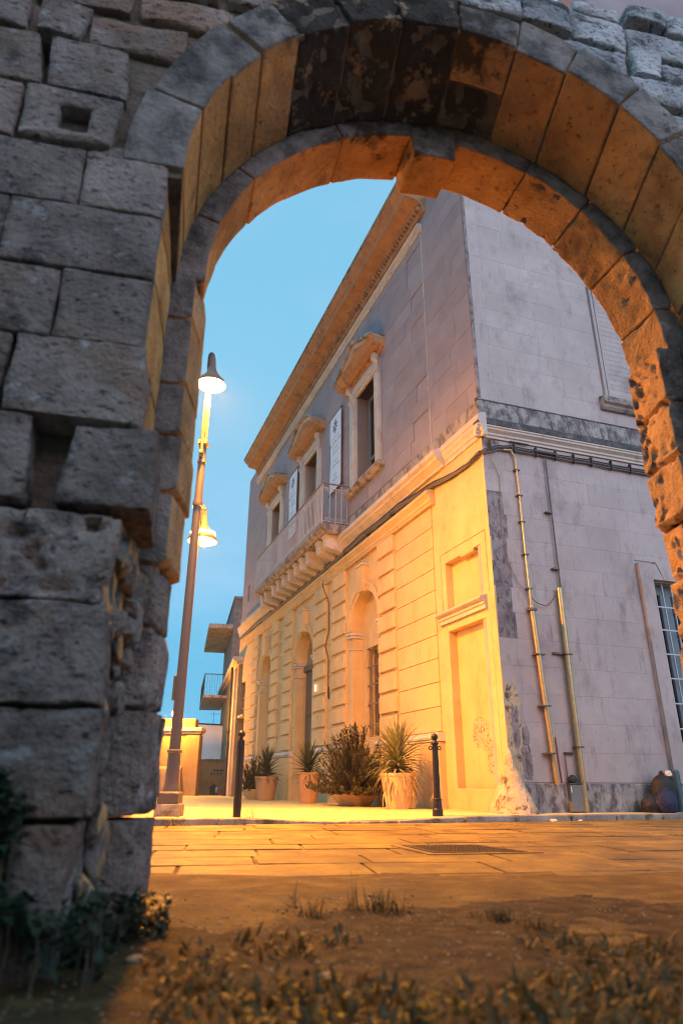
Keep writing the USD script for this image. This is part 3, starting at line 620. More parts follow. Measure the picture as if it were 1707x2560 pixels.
# ---- side wall
LS = 9.0
sw = sbox(0, -.4, LS, 13.75).difference(unary_union([sbox(3.27, .55, 4.55, 3.9), sbox(3.0, 7.78, 4.6, 10.4)]))
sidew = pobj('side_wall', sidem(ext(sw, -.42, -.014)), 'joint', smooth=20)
rz = random.Random(8); zc_ = .5; row = 0; courses = []
while zc_ < 6.2: courses.append((zc_, min(zc_ + .432, 6.28))); zc_ += .432
zc_ = 7.1
while zc_ < 13.7: courses.append((zc_, min(zc_ + .432, 13.74))); zc_ += .432
holes = unary_union([sbox(2.98, .5, 5, 4.28), sbox(2.9, 7.6, 4.8, 10.5)])
for za, zb_ in courses:
    s = 0 if row % 2 else -.3; row += 1
    while s < 5.2:
        w = rz.uniform(.5, 1.0); e = s + w
        if s < .25: e = s + (.62 if s < 0 else .36)
        g = sbox(max(s, 0) + .0012, za + .0012, e - .0012, zb_ - .0012).difference(holes)
        for h in polys(g):
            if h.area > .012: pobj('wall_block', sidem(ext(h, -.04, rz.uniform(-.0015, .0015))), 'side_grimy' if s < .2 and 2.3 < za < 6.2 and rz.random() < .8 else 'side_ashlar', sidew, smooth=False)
        s = e
pobj('side_plinth', sidem(bx(.0, 2.95, -.05, .022, -.4, .485, .012)), 'side_dirty', sidew)
# string courses of the side: sloping weathered band, then mouldings
prof = [(-.05, 6.29), (.03, 6.29), (.03, 6.335), (.055, 6.35), (.055, 6.385), (.04, 6.395), (.07, 6.42), (.10, 6.44), (.10, 6.475), (.12, 6.485), (.12, 6.51), (-.05, 6.52)]
pobj('string_course', sidem(extx(prof, -.13, LS)), 'trim', sidew)
pobj('mossy_ledge', sidem(extx([(-.05, 6.513), (.122, 6.513), (.122, 6.535), (.06, 6.69), (-.05, 6.70)], -.12, LS)), 'moss_black', sidew)
pobj('dirty_band', sidem(extx([(-.05, 6.695), (.05, 6.695), (.045, 7.05), (-.05, 7.05)], -.045, LS)), 'side_dirty', sidew)
pobj('mossy_ledge', sidem(extx([(-.05, 7.052), (.055, 7.052), (.0, 7.115), (-.05, 7.115)], -.05, LS)), 'moss_black', sidew)
pobj('corner_quoin', cat_([bx(-.016, .05, -.06, .006, 7.12, 13.7, .012)]), 'side_grimy', smooth=False)
# upper window of the side wall: frame strips, sill, shutter slats
uw = thing_part = UsdGeom.Xform.Define(stage, numbered(path_of(pal), 'side_upper_window')).GetPrim()
for a, b in ((2.93, 3.0), (3.03, 3.10)): pobj('frame_strip', sidem(bx(a, b, -.05, .045 if a < 3 else .028, 7.74, 10.42, .006)), 'side_ashlar', uw)
pobj('frame_strip', sidem(bx(2.93, 4.7, -.05, .045, 10.42, 10.52, .006)), 'side_ashlar', uw)
pobj('sill', sidem(extx([(-.05, 7.40), (.06, 7.40), (.10, 7.45), (.10, 7.5), (.16, 7.53), (.16, 7.66), (-.05, 7.72)], 2.78, 4.8)), 'trim_dirty', uw)
pobj('blind_panel', sidem(bx(3.09, 4.65, -.10, -.05, 7.7, 10.45)), 'joint', uw)
for k in range(22): pobj('panel_course', sidem(bx(3.10, 4.6, -.06, -.043, 7.75 + k * .122, 7.75 + k * .122 + .119, .002)), 'side_ashlar', uw, smooth=False)
# lower barred window of the side wall
lw = UsdGeom.Xform.Define(stage, numbered(path_of(pal), 'side_barred_window')).GetPrim()
pobj('surround', sidem(ext(Q([(2.99, .49), (3.265, .49), (3.265, 3.92), (3.06, 4.215), (2.99, 4.215)]), -.03, .085)), 'side_ashlar', lw, smooth=20)
for a in ([(3.075, 4.215), (3.27, 3.925), (3.525, 3.925), (3.385, 4.215)], [(3.395, 4.27), (3.535, 3.925), (3.80, 3.925), (3.76, 4.27)], [(3.77, 4.27), (3.81, 3.925), (4.2, 3.925), (4.2, 4.3)], [(4.21, 4.3), (4.21, 3.925), (4.8, 3.925), (4.8, 4.2)]):
    pobj('arch_stone', sidem(ext(Q(a), -.03, .07)), 'side_ashlar', lw, smooth=20)
pobj('surround', sidem(bx(4.555, 4.85, -.03, .085, .49, 3.92)), 'side_ashlar', lw)
for x0, x1 in ((3.27, 3.40), (3.62, 3.86), (4.1, 4.3), (4.45, 4.55)): pobj('window_frame', sidem(bx(x0, x1, -.26, -.20, .55, 3.78, .006)), 'blue_frame', lw)
pobj('window_frame', sidem(bx(3.27, 4.55, -.26, -.205, 3.72, 3.9, .006)), 'blue_frame', lw)
pobj('pane', sidem(bx(3.3, 4.5, -.236, -.232, .6, 3.74)), 'pane', lw)
pobj('interior', sidem(bx(3.27, 4.55, -.41, -.40, .55, 3.9)), 'dark_inside', lw)
for x in (3.345, 3.555, 3.765, 3.975, 4.185, 4.395): pobj('bar', sidem(bx(x - .009, x + .009, -.06, -.042, .56, 3.89)), 'grille_iron', lw)
for z in (.95, 1.35, 1.76, 2.18, 2.60, 3.03, 3.45): pobj('bar', sidem(bx(3.25, 4.56, -.042, -.034, z - .011, z + .011)), 'grille_iron', lw)

# ---- ground floor of the front
P1 = 5.66; CH = .4325
def course_z(k): return P1 - CH * k
mould = [(-.05, 5.67), (.10, 5.67), (.10, 5.71), (.13, 5.735), (.13, 5.80), (.115, 5.81), (.16, 5.87), (.20, 5.89), (.20, 5.96), (.06, 6.0), (-.05, 6.0)]
pobj('moulding', extx(mould, 1.80, 17.75), 'plaster', front)
strips = [(3.66, 4.50), (6.62, 7.56), (8.12, 9.06), (11.35, 12.20), (12.92, 13.72), (15.72, 16.5)]
for a, b in strips:
    pobj('pilaster_core', bx(a + .01, b - .01, -.02, .055, 1.30, 5.67), 'plaster', front)
    for k in range(10):
        z1 = course_z(k); z0 = course_z(k + 1)
        lo, hi = z0 + (.055 if k < 9 else .03), z1 - (.03 if k else 0)
        pobj('rustic_block', bx(a, b, -.01, .115, lo, hi, .016), 'plaster', front, smooth=20)
for a, b in ((1.96, 3.655), (7.57, 8.11), (12.21, 12.91), (16.51, 17.7)):
    dep = .03 if a < 2 or a > 16 else .012
    for k in range(10):
        pobj('panel_block', bx(a, b, -.02, dep, course_z(k + 1) + .006, course_z(k) - .006, .005), 'plaster', front, smooth=20)
# plinth with its moulded cap
pl = [(1.9, 4.62), (6.30, 9.28), (10.98, 13.78), (15.42, 17.72)]
for a, b in pl:
    pobj('plinth', bx(a, b, -.02, .14, -.5, 1.16, .015), 'plaster', front)
    pobj('plinth_cap', extx([(-.02, 1.165), (.155, 1.165), (.155, 1.195), (.175, 1.205), (.185, 1.235), (.175, 1.265), (.14, 1.275), (.14, 1.315), (-.02, 1.33)], a - .02, b + .02), 'trim', front)
pobj('corner_base', bx(.0, 1.88, -.02, .012, -.5, .40, .006), 'plaster', front)
# corner bay: blind window over blind door
pobj('blind_back', bx(.2, 1.65, -.30, -.15, 3.4, 4.4), 'plaster', front)
pobj('blind_back', bx(.2, 1.65, -.30, -.16, -.6, 3.1), 'plaster', front)
pobj('cornice_shelf', extx([(-.02, 3.19), (.05, 3.19), (.05, 3.25), (.075, 3.27), (.075, 3.31), (.13, 3.335), (.15, 3.36), (.15, 3.385), (-.02, 3.44)], .22, 1.80), 'trim', front)
for q in ([.13, 1.72, 4.545, 4.557], [.13, .142, 3.45, 4.545], [1.708, 1.72, 3.3, 4.545]):
    pobj('architrave_line', bx(q[0], q[1], -.01, .006, q[2], q[3]), 'trim_dirty', front)
for q in ([.16, 1.71, 3.175, 3.185], [.16, .172, 0.1, 3.175], [1.70, 1.712, 0.1, 3.175]):
    pobj('architrave_line', bx(q[0], q[1], -.01, .006, q[2], q[3]), 'trim', front)
pobj('broken_lintel', rough(m3.Manifold.refine_to_length(bx(.55, 1.0, -.14, -.005, 4.30, 4.36, .01), .04), .012, 9, 3), 'plaster', front)
# flared worn guard stone at the foot of the corner
V = []
for k, (z, r) in enumerate([(-.2, .46), (.06, .44), (.25, .33), (.5, .20), (.75, .10), (.95, .045), (1.1, .02)]):
    for a in np.linspace(0, 2 * np.pi, 20, endpoint=False): V.append((.02 + r * math.cos(a) * 1.05, -.02 + r * math.sin(a) * .8, z))
guard = m3.Manifold.hull_points(np.array(V[:40])) + m3.Manifold.hull_points(np.array(V[20:60])) + m3.Manifold.hull_points(np.array(V[40:80])) + m3.Manifold.hull_points(np.array(V[60:100])) + m3.Manifold.hull_points(np.array(V[80:120])) + m3.Manifold.hull_points(np.array(V[100:140]))
pobj('guard_stone', rough(guard.refine_to_length(.05), .022, 7, 6, .016, 26), 'guard_stone', front, smooth=60)
# arches: archivolt, keystone, impost, jamb
def archivolt(c, r, spring, w, e):
    o = Q([(c + (r + w) * math.cos(a), spring + (r + w) * math.sin(a)) for a in np.linspace(0, math.pi, 40)] + [(c + r * math.cos(a), spring + r * math.sin(a)) for a in np.linspace(math.pi, 0, 40)])
    o2 = Q([(c + (r + w) * math.cos(a), spring + (r + w) * math.sin(a)) for a in np.linspace(0, math.pi, 40)] + [(c + (r + w * .6) * math.cos(a), spring + (r + w * .6) * math.sin(a)) for a in np.linspace(math.pi, 0, 40)])
    return cat_([ext(o, -.02, e), ext(o2, e - .01, e + .035)])
for c, r, sp in NI + [DO]:
    pobj('archivolt', archivolt(c, r, sp, .2, .05), 'plaster', front, smooth=30)
    pobj('keystone', m3.Manifold.hull_points(np.array([(c - .16, -.01, sp + r - .06), (c + .16, -.01, sp + r - .06), (c - .16, .15, sp + r - .04), (c + .16, .15, sp + r - .04), (c - .22, -.01, sp + r + .58), (c + .22, -.01, sp + r + .58), (c - .22, .17, sp + r + .58), (c + .22, .17, sp + r + .58)])), 'plaster', front)
    pobj('keystone_cap', bx(c - .25, c + .25, -.01, .20, sp + r + .585, sp + r + .64, .012), 'trim', front)
    for sgn in (-1, 1):
        x0, x1 = sorted((c + sgn * (r - .06), c + sgn * (r + .22)))
        pobj('impost', cat_([bx(x0, x1, -.28, .09, sp - .10, sp - .03, .01), bx(x0 + .02, x1 - .02, -.27, .065, sp - .17, sp - .105, .008), bx(x0 + .03, x1 - .03, -.27, .05, sp - .46, sp - .42, .01)]), 'trim', front)
        pobj('jamb', bx(c + sgn * (r - .025), c + sgn * (r + .2), -.27, .035, 1.0 if (c, r, sp) != DO else -.1, sp - .465, .012), 'plaster', front)
rw = random.Random(2)
for ni, (c, r, sp) in enumerate(NI):
    back = sbox(c - r - .1, .9, c + r + .1, sp + r + .1).difference(sbox(c - .58, 1.45, c + .55, 3.50))
    pobj('niche_back', ext(back, -.50, -.26), 'plaster', front)
    # flat arch stones over the window
    for k in range(5):
        x0, x1 = c - .68 + k * .262, c - .68 + (k + 1) * .262; o = (k - 2) * .05; o2 = (k - 1) * .05 if k < 4 else .12
        pobj('flat_arch_stone', ext(Q([(x0 + .004, 3.505), (x1 - .004, 3.505), (x1 - .004 + (k - 1.5) * .05, 4.0), (x0 + .004 + (k - 2.5) * .05, 4.0)]), -.28, -.247), 'plaster', front)
    wi = UsdGeom.Xform.Define(stage, numbered(path_of(pal), 'barred_window')).GetPrim()
    pobj('interior', bx(c - .7, c + .7, -.64, -.62, 1.4, 3.6), 'dark_inside', wi)
    for x0, x1 in ((c - .58, c - .48), (c - .06, c + .06), (c + .45, c + .55)): pobj('window_frame', bx(x0, x1, -.50, -.45, 1.45, 3.5, .006), 'door_wood', wi)
    pobj('window_frame', bx(c - .58, c + .55, -.50, -.452, 2.75, 2.83, .006), 'door_wood', wi)
    pobj('pane', bx(c - .5, c + .5, -.478, -.474, 1.46, 3.48), 'pane', wi)
    for k in range(7): pobj('bar', bx(c - .50 + k * .16, c - .484 + k * .16, -.30, -.284, 1.40, 3.5), 'rusty_grille', wi)
    for z in (1.72, 2.18, 2.62, 3.06): pobj('bar', bx(c - .6, c + .57, -.285, -.272, z - .016, z + .016), 'rusty_grille', wi)
c, r, sp = DO
dr = UsdGeom.Xform.Define(stage, numbered(path_of(pal), 'door')).GetPrim()
pobj('door_frame', bx(c - r, c + r, -.40, -.22, sp - .28, sp - .10, .012), 'door_wood', dr)
for k, (a, b) in enumerate(((c - r, c - .01), (c + .01, c + r))):
    pobj('door_leaf', bx(a + .01, b - .01, -.36, -.31, -.1, sp - .285, .006), 'door_wood', dr)
    for z0, z1 in ((.25, 1.0), (1.12, 2.2), (2.32, 3.35)): pobj('door_panel', bx(a + .13, b - .13, -.33, -.295, z0, z1, .012), 'door_wood', dr)
pobj('fanlight', ext(arch_poly(c, r, sp, sp - .11), -.345, -.325), 'old_yellow_wall', dr)
pobj('fanlight_mullion', bx(c - .03, c + .03, -.33, -.29, sp - .1, sp + r - .01), 'door_wood', dr)
sc = lathe([(.0, -.09), (.028, -.085), (.03, .08), (.0, .085)], 14); sc.apply_translation([8.6, .175, 2.86])
pobj('wall_light', sc, 'sconce_glow', front, label='small lit wall light beside the arched door')
# far bay: small barred window over a door
fw_ = UsdGeom.Xform.Define(stage, numbered(path_of(pal), 'small_barred_window')).GetPrim()
pobj('window_frame', bx(17.88, 19.05, -.30, -.26, 2.95, 4.25), 'dark_inside', fw_)
for k in range(6): pobj('bar', bx(18.0 + k * .18, 18.018 + k * .18, -.08, -.062, 2.96, 4.24), 'rusty_grille', fw_)
for z in (3.2, 3.6, 4.0): pobj('bar', bx(17.87, 19.06, -.062, -.05, z - .012, z + .012), 'rusty_grille', fw_)
pobj('window_sill', bx(17.75, 19.2, -.02, .10, 2.84, 2.94, .01), 'trim', fw_)
pobj('far_door', bx(17.75, 19.1, -.35, -.3, -.6, 2.82), 'door_wood')
# ---- string course under the balcony and the upper band
sc_ = [(-.05, 6.28), (.08, 6.28), (.08, 6.33), (.12, 6.35), (.17, 6.39), (.22, 6.41), (.22, 6.47), (.29, 6.50), (.29, 6.60), (.16, 6.66), (-.05, 6.70)]
pobj('string_course', extx(sc_, 1.28, 18.2), 'trim', front)
sc2 = [(-.05, 6.29), (.03, 6.29), (.03, 6.37), (.06, 6.39), (.06, 6.45), (.10, 6.5), (.10, 6.56), (.125, 6.58), (.125, 6.69), (.05, 6.74), (-.05, 6.74)]
pobj('string_course', extx(sc2, -.13, 1.275), 'trim', front); pobj('string_course', extx(sc2, 18.205, LEN + .1), 'trim', front)
band = [(-.05, 6.74), (.05, 6.74), (.04, 7.05), (.0, 7.1), (-.05, 7.1)]
pobj('dirty_band', extx(band, -.04, 6.45), 'trim_dirty', upper); pobj('dirty_band', extx(band, 13.75, LEN), 'trim_dirty', upper)
# ---- windows of the upper storey
def scroll_bracket(x, z):
    """a small console bracket: two rolls joined by a curve"""
    pr = [(0, z), (.20, z), (.205, z - .10), (.17, z - .17), (.10, z - .22), (.085, z - .34), (.13, z - .42), (.12, z - .52), (.06, z - .58), (0, z - .60)]
    return cat_([extx(pr, x - .08, x + .08), tube([(x - .095, .15, z - .10), (x + .095, .15, z - .10)], .062, 12), tube([(x - .09, .085, z - .48), (x + .09, .085, z - .48)], .048, 12), bx(x - .06, x + .06, 0, .05, z - .92, z - .58, .015)])
for wi, (c, h, z0, z1) in enumerate(WIN):
    w = UsdGeom.Xform.Define(stage, numbered(path_of(pal), 'upper_window')).GetPrim()
    o = sbox(c - h - .34, z0 - .02, c + h + .34, z1 + .30).difference(sbox(c - h, z0 - .1, c + h, z1)); o2 = sbox(c - h - .34, z0 - .02, c + h + .34, z1 + .30).difference(sbox(c - h - .12, z0 - .1, c + h + .12, z1 + .12))
    pobj('surround', ext(o, -.40, .055), 'trim', w); pobj('surround_edge', ext(o2, .05, .085), 'trim', w)
    zc2 = z1 + .42                                                     # bottom of the pediment
    pobj('frieze', bx(c - h - .34, c + h + .34, -.02, .05, z1 + .305, zc2), 'trim', w)
    ov = 1.34 - .65 + h
    pobj('bracket', scroll_bracket(c - h - .26, zc2), 'trim', w); pobj('bracket', scroll_bracket(c + h + .26, zc2), 'trim', w)
    cor = [(-.02, zc2), (.10, zc2), (.13, zc2 + .06), (.34, zc2 + .08), (.34, zc2 + .16), (.40, zc2 + .20), (.45, zc2 + .25), (.45, zc2 + .27), (-.02, zc2 + .27)]
    wd = ov
    pobj('pediment_cornice', extx(cor, c - wd, c + wd), 'trim_bounce_lit', w)
    dn = cat_([bx(c - wd + .09 + k * .105, c - wd + .145 + k * .105, .10, .16, zc2 + .01, zc2 + .058) for k in range(int((2 * wd - .2) / .105))])
    pobj('dentils', dn, 'trim_bounce_lit', w)
    zt = zc2 + .272
    if wi != 1:
        rise = .66
        tri = Q([(c - wd, zt), (c + wd, zt), (c + wd, zt + .08), (c, zt + rise), (c - wd, zt + .08)]); inn = Q([(c - wd + .34, zt + .02), (c + wd - .34, zt + .02), (c, zt + rise - .22)])
    else:
        rise = .68; R_ = (wd * wd + rise * rise) / (2 * rise); cz = zt + rise - R_; ah = math.asin(wd / R_)
        arc = lambda k, rr: [(c + rr * math.sin(a), cz + rr * math.cos(a)) for a in np.linspace(-k, k, 26)]
        tri = Q(arc(ah, R_) + [(c + wd, zt), (c - wd, zt)]); inn = Q([p for p in arc(ah * .93, R_ - .2) if p[1] > zt + .02] + [(c + wd - .4, zt + .02), (c - wd + .4, zt + .02)]).convex_hull
    top_edge = tri.difference(tri.buffer(-.001)).buffer(0)
    pobj('pediment', ext(tri.difference(inn), -.02, .36), 'trim', w)
    cap_ = tri.difference(affinity.translate(tri, 0, -.10)).difference(sbox(c - wd - 1, zt - .5, c + wd + 1, zt + .01))
    pobj('raking_cornice', ext(cap_, -.02, .46), 'trim_dirty', w)
    pobj('tympanum', ext(inn.buffer(.03), -.02, .07), 'trim_dirty', w)
    if wi == 1:
        orn = [lathe([(0, 0), (.05, .01), (.03, .04), (0, .05)], 10)]
        rn = random.Random(5); parts = []
        for k in range(40):
            x = c - .85 + 1.7 * k / 39.; s_ = trimesh.creation.icosphere(1, rn.uniform(.022, .045)); s_.apply_scale([1, .6, 1.3]); s_.apply_translation([x, .06, zc2 - .06 - .05 * math.sin(k * 1.9)]); parts.append(s_)
        pobj('carved_frieze', cat_(parts), 'trim', w)
    # frame and shutters
    for x0, x1 in ((c - h, c - h + .10), (c - .05, c + .05), (c + h - .10, c + h)): pobj('window_frame', bx(x0, x1, -.40, -.34, z0, z1, .006), 'blue_frame', w)
    pobj('window_frame', bx(c - h, c + h, -.40, -.342, z1 - .1, z1, .006), 'blue_frame', w); pobj('window_frame', bx(c - h, c + h, -.40, -.342, z0 + (z1 - z0) * .3, z0 + (z1 - z0) * .3 + .08, .006), 'blue_frame', w)
    pobj('pane', bx(c - h + .05, c + h - .05, -.372, -.368, z0, z1 - .05), 'pane', w)
    pobj('interior', bx(c - h - .05, c + h + .05, -.60, -.58, z0, z1), 'dark_inside', w)
    if wi != 1: pobj('sill', extx([(-.4, z0 - .14), (.09, z0 - .14), (.13, z0 - .09), (.20, z0 - .06), (.20, z0 - .0), (-.4, z0 + .02)], c - h - .50, c + h + .50), 'trim_dirty', w)
pobj('slit_window', bx(18.18, 18.52, -.3, -.25, 7.58, 8.37), 'dark_inside')
pobj('wall_joint', bx(1.822, 1.842, -.02, .012, 7.1, 12.8), 'trim')
# ---- eaves
fz = [(-.05, 12.80), (.05, 12.80), (.05, 12.86), (.08, 12.88), (.08, 12.94), (.12, 12.97), (.12, 13.03), (-.05, 13.06)]
pobj('frieze_moulding', extx(fz, 1.78, 17.65), 'trim', upper)
cn = [(-.05, 13.34), (.06, 13.34), (.10, 13.40), (.10, 13.52), (.18, 13.56), (.18, 13.60), (.52, 13.66), (.56, 13.78), (.66, 13.84), (.70, 13.92), (.70, 13.96), (-.05, 14.05)]
cn = [(a, b - .10) for a, b in cn]
pobj('cornice', extx(cn, 1.55, 17.6), 'trim_bounce_lit', upper)
for k in range(118):
    x = 1.62 + k * .1355
    pobj('dentil', bx(x, x + .075, .095, .175, 13.315, 13.415, .008), 'trim_bounce_lit', upper, smooth=False)
pobj('eaves_edge', extx([(.62, 13.87), (.74, 13.87), (.74, 13.93), (.62, 13.97)], 1.5, 17.65), 'trim_dirty', upper)
# roof and the rest of the body so that it is closed
pobj('roof', cat_([bx(0, LEN, -9, -.4, 13.6, 13.75)]), 'ground_far')
pobj('back_wall', cat_([bx(LEN - .4, LEN, -9, -.4, -.6, 13.7), bx(0, LEN, -9.4, -9, -.6, 13.7)]), 'side_ashlar')
# ---- balcony
bal = UsdGeom.Xform.Define(stage, numbered(path_of(pal), 'balcony')).GetPrim(); B0, B1, BE = 6.5, 13.72, .82
sl = [(-.02, 6.60), (BE - .10, 6.60), (BE - .08, 6.66), (BE - .02, 6.69), (BE + .02, 6.72), (BE + .02, 6.83), (-.02, 6.85)]
pobj('slab', extx(sl, B0 - .05, B1 + .05), 'trim_dirty', bal)
for s in (6.78, 7.34, 8.29, 8.88, 9.46, 10.11, 10.76, 11.38, 12.0, 12.9, 13.47):
    pobj('bracket', extx([(.0, 6.10), (.10, 6.10), (.22, 6.18), (.45, 6.22), (.58, 6.26), (.62, 6.34), (.62, 6.52), (.66, 6.54), (.66, 6.598), (0, 6.598)], s - .13, s + .13), 'trim', bal)
ztop, zbot = 8.03, 6.93
pobj('handrail', cat_([bx(B0, B1, BE - .06, BE - .02, ztop - .02, ztop + .015, .005), bx(B0, B0 + .04, 0, BE - .06, ztop - .02, ztop + .015, .005), bx(B1 - .04, B1, 0, BE - .06, ztop - .02, ztop + .015, .005)]), 'handrail', bal)
for z in (zbot, ztop - .13): pobj('rail', cat_([bx(B0, B1, BE - .05, BE - .032, z - .008, z + .008), bx(B0 + .012, B0 + .03, .0, BE - .05, z - .008, z + .008), bx(B1 - .03, B1 - .012, 0, BE - .05, z - .008, z + .008)]), 'rail_iron', bal)
nb = 60
for k in range(nb + 1):
    x = B0 + .02 + (B1 - B0 - .04) * k / nb; post = k in (0, nb)
    r = .018 if post else .0115
    pobj('baluster', tube([(x, BE - .04, 6.85), (x, BE - .04, ztop - .02)], r, 6), 'rail_iron', bal, smooth=True)
for xx in (B0 + .02, B1 - .02):
    for k in range(4): pobj('baluster', tube([(xx, .06 + k * .17, 6.85 if k == 2 else zbot), (xx, .06 + k * .17, ztop - .02)], .0115, 6), 'rail_iron', bal, smooth=True)
scr = []
def spiral(cx, cy, cz, sgn, ax):
    a = np.linspace(0, 2.2 * math.pi, 14); r = np.linspace(.052, .018, 14)
    d = np.stack([np.cos(a) * r * sgn, 0 * a, np.sin(a) * r], 1)
    if ax: d = d[:, [1, 0, 2]]
    return tube(np.array([cx, cy, cz]) + d, .009, 4)
for k in range(nb):
    x = B0 + .02 + (B1 - B0 - .04) * (k + .5) / nb
    for z, sg in ((ztop - .20, 1), (zbot + .07, -1)): scr.append(spiral(x, BE - .04, z, sg if k % 2 else -sg, 0))
for xx in (B0 + .02, B1 - .02):
    for k in range(4):
        for z, sg in ((ztop - .20, 1), (zbot + .07, -1)): scr.append(spiral(xx, .145 + k * .17, z, sg if k % 2 else -sg, 1))
pobj('scrollwork', cat_(scr), 'rail_iron', bal, smooth=True, kind='stuff')

# ---- banners
def petal(ang, r0, r1, w):
    d = np.array([math.cos(ang), math.sin(ang)]); n = np.array([-d[1], d[0]])
    return Q([tuple(d * r0), tuple(d * (r0 * .6 + r1 * .4) + n * w), tuple(d * r1 + n * w * .5), tuple(d * r1 - n * w * .5), tuple(d * (r0 * .6 + r1 * .4) - n * w)])
def banner(s0, s1, z0, z1, label, seed):
    t = thing('hanging_banner', label, 'banner', tuple(W(s0, .10, z0)), PAZ)
    w, h = s1 - s0, z1 - z0
    xs, zs = np.linspace(0, w, 13), np.linspace(0, h, 30); bow = lambda x, z: .018 * np.sin(x / w * 3.1) * np.sin(z / h * 3.1) + .008 * np.sin(z * 3.3 + seed)
    def cloth(x0, x1, za, zb_, off, n=10, m=24):
        X, Z = np.meshgrid(np.linspace(x0, x1, n), np.linspace(za, zb_, m), indexing='ij'); idx = np.arange(n * m).reshape(n, m)
        q = np.stack([idx[:-1, :-1], idx[1:, :-1], idx[1:, 1:], idx[:-1, 1:]], -1).reshape(-1, 4); f = np.vstack([q[:, [0, 2, 1]], q[:, [0, 3, 2]]])
        a = np.stack([X.ravel(), bow(X, Z).ravel() + off, Z.ravel()], 1); b = a - [0, .004, 0]
        return trimesh.Trimesh(np.vstack([a, b]), np.vstack([f, f[:, ::-1] + len(a)]), process=False)
    obj('cloth', cloth(0, w, 0, h, 0), 'banner_cloth', t, smooth=True)
    cx, cz = w * .50, h - .42
    def flat(p): return xf(ext(affinity.translate(p, cx, cz), .001, .004), lambda v: v + np.c_[0 * v[:, 0], bow(v[:, 0], v[:, 2]), 0 * v[:, 0]])
    em = [flat(petal(a, .035, .20, .030)) for a in np.radians([22, 68, 112, 158, 202, 248, 292, 338])] + [flat(petal(a, .12, .25, .022)) for a in np.radians([90, 270])]
    obj('emblem', cat_(em), 'banner_ink', t, smooth=False)
    # lines of lettering too small to read: short strokes at their size
    rb = random.Random(seed); st = []
    def line(zl, x0, x1, hh, dens):
        x = x0
        while x < x1:
            ww = rb.uniform(.4, .9) * hh
            k = rb.randrange(3)
            if k == 0: st.append(sbox(x, zl, x + ww * .3, zl + hh))
            elif k == 1: st.append(sbox(x, zl, x + ww * .28, zl + hh).union(sbox(x, zl + hh * .75, x + ww, zl + hh)))
            else: st.append(sbox(x, zl, x + ww, zl + hh * .28).union(sbox(x + ww * .7, zl, x + ww, zl + hh)))
            x += ww + hh * dens
    line(h - .80, w * .2, w * .8, .03, .5); line(h - .98, w * .06, w * .95, .085, .45)
    for zz, a, b in ((1.30, .30, .66), (1.17, .2, .7), (.88, .34, .6), (.74, .14, .72), (.44, .36, .62), (.30, .3, .66), (.14, .42, .54)): line(zz * h / 2.45, w * a, w * b, .05, .35)
    let = cat_([xf(ext(p, .001, .0035), lambda v: v + np.c_[0 * v[:, 0], bow(v[:, 0], v[:, 2]), 0 * v[:, 0]]) for p in st])
    obj('lettering', let, 'banner_text', t, smooth=False)
    for z, e in ((h, .05), (0, .05)):
        obj('hanging_rod', tube([(-.06, .0, z), (w + .10, .0, z)], .014, 8), 'banner_ink', t, smooth=True)
        obj('wall_arm', tube([(-.02, -.10, z + .03), (-.02, .02, z)], .012, 6), 'banner_ink', t, smooth=True)
    for x in (-.006, w + .006): obj('side_hem', bx(x - .012, x + .012, -.012, .004, 0, h), 'banner_ink', t)
banner(6.92, 7.86, 8.30, 10.80, 'white banner with dark flower emblem beside the nearest pedimented window', 1)
banner(11.25, 12.18, 8.30, 10.76, 'white banner with dark flower emblem left of the round pediment', 2)

# ---- cables and pipes
def swag(pts, n=10, sag=.03, jit=0., seed=0):
    out = []; r = random.Random(seed)
    for a, b in zip(pts[:-1], pts[1:]):
        a, b = np.array(a), np.array(b)
        for k in range(n):
            t = k / n; p = a + (b - a) * t; p[2] -= sag * 4 * t * (1 - t); out.append(p + np.array([0, r.uniform(-jit, jit), r.uniform(-jit, jit)]))
    out.append(np.array(pts[-1])); return np.array(out)
cab = thing('cable_bundle', 'thick bundle of dark cables running along the palazzo under its string course', 'cables', tuple(C0), PAZ)
sides = lambda s, e, z: tuple(side(np.array([s, e, z])))
for i in range(7):
    dz = [0, .035, .07, -.03, .10, -.06, .02][i]; e = [.10, .085, .10, .09, .07, .06, .12][i]
    pts = [(LEN - .1, .10, 6.12 + dz * .5), (16, e + .06, 6.13 + dz), (12.6, e + .04, 6.09 + dz), (8.0, e + .04, 6.09 + dz), (5.3, e + .04, 6.17 + dz), (3.2, e + .03, 6.16 + dz), (1.7, e, 6.05 + dz * .8), (.7, e * .6, 5.93 + dz * .5), (.0, .03 + .01 * i, 5.96 + dz * .4)]
    obj('cable', tube(swag(pts, 9, .02, .006, i), .017 if i < 4 else .011, 6), 'cable_black' if i % 3 else 'cable_grey', cab, smooth=True)
for i in range(4):
    dz = .026 * i
    pts = [(.0, .03 + .01 * i, 5.96 + dz * .4), sides(.04, .05, 5.97 + dz), sides(.3, .05, 6.07 + dz), sides(.55, .05, 6.11 + dz), sides(1.1, .05, 6.10 + dz), sides(2.2, .05, 6.10 + dz), sides(3.5, .05, 6.08 + dz), sides(6, .05, 6.06 + dz)]
    obj('cable', tube(swag(pts, 6, .008, .003, 20 + i), .013, 6), 'cable_black' if i % 2 else 'cable_grey', cab, smooth=True)
ties = []
for s in (.12, .62, 1.08, 1.5, 1.9, 2.3, 2.75, 3.2): ties.append(sidem(bx(s, s + .022, .02, .085, 6.05, 6.24)))
ties.append(sidem(bx(1.05, 1.5, .02, .10, 6.13, 6.17))); ties.append(sidem(bx(.55, .95, .03, .06, 6.27, 6.285)))
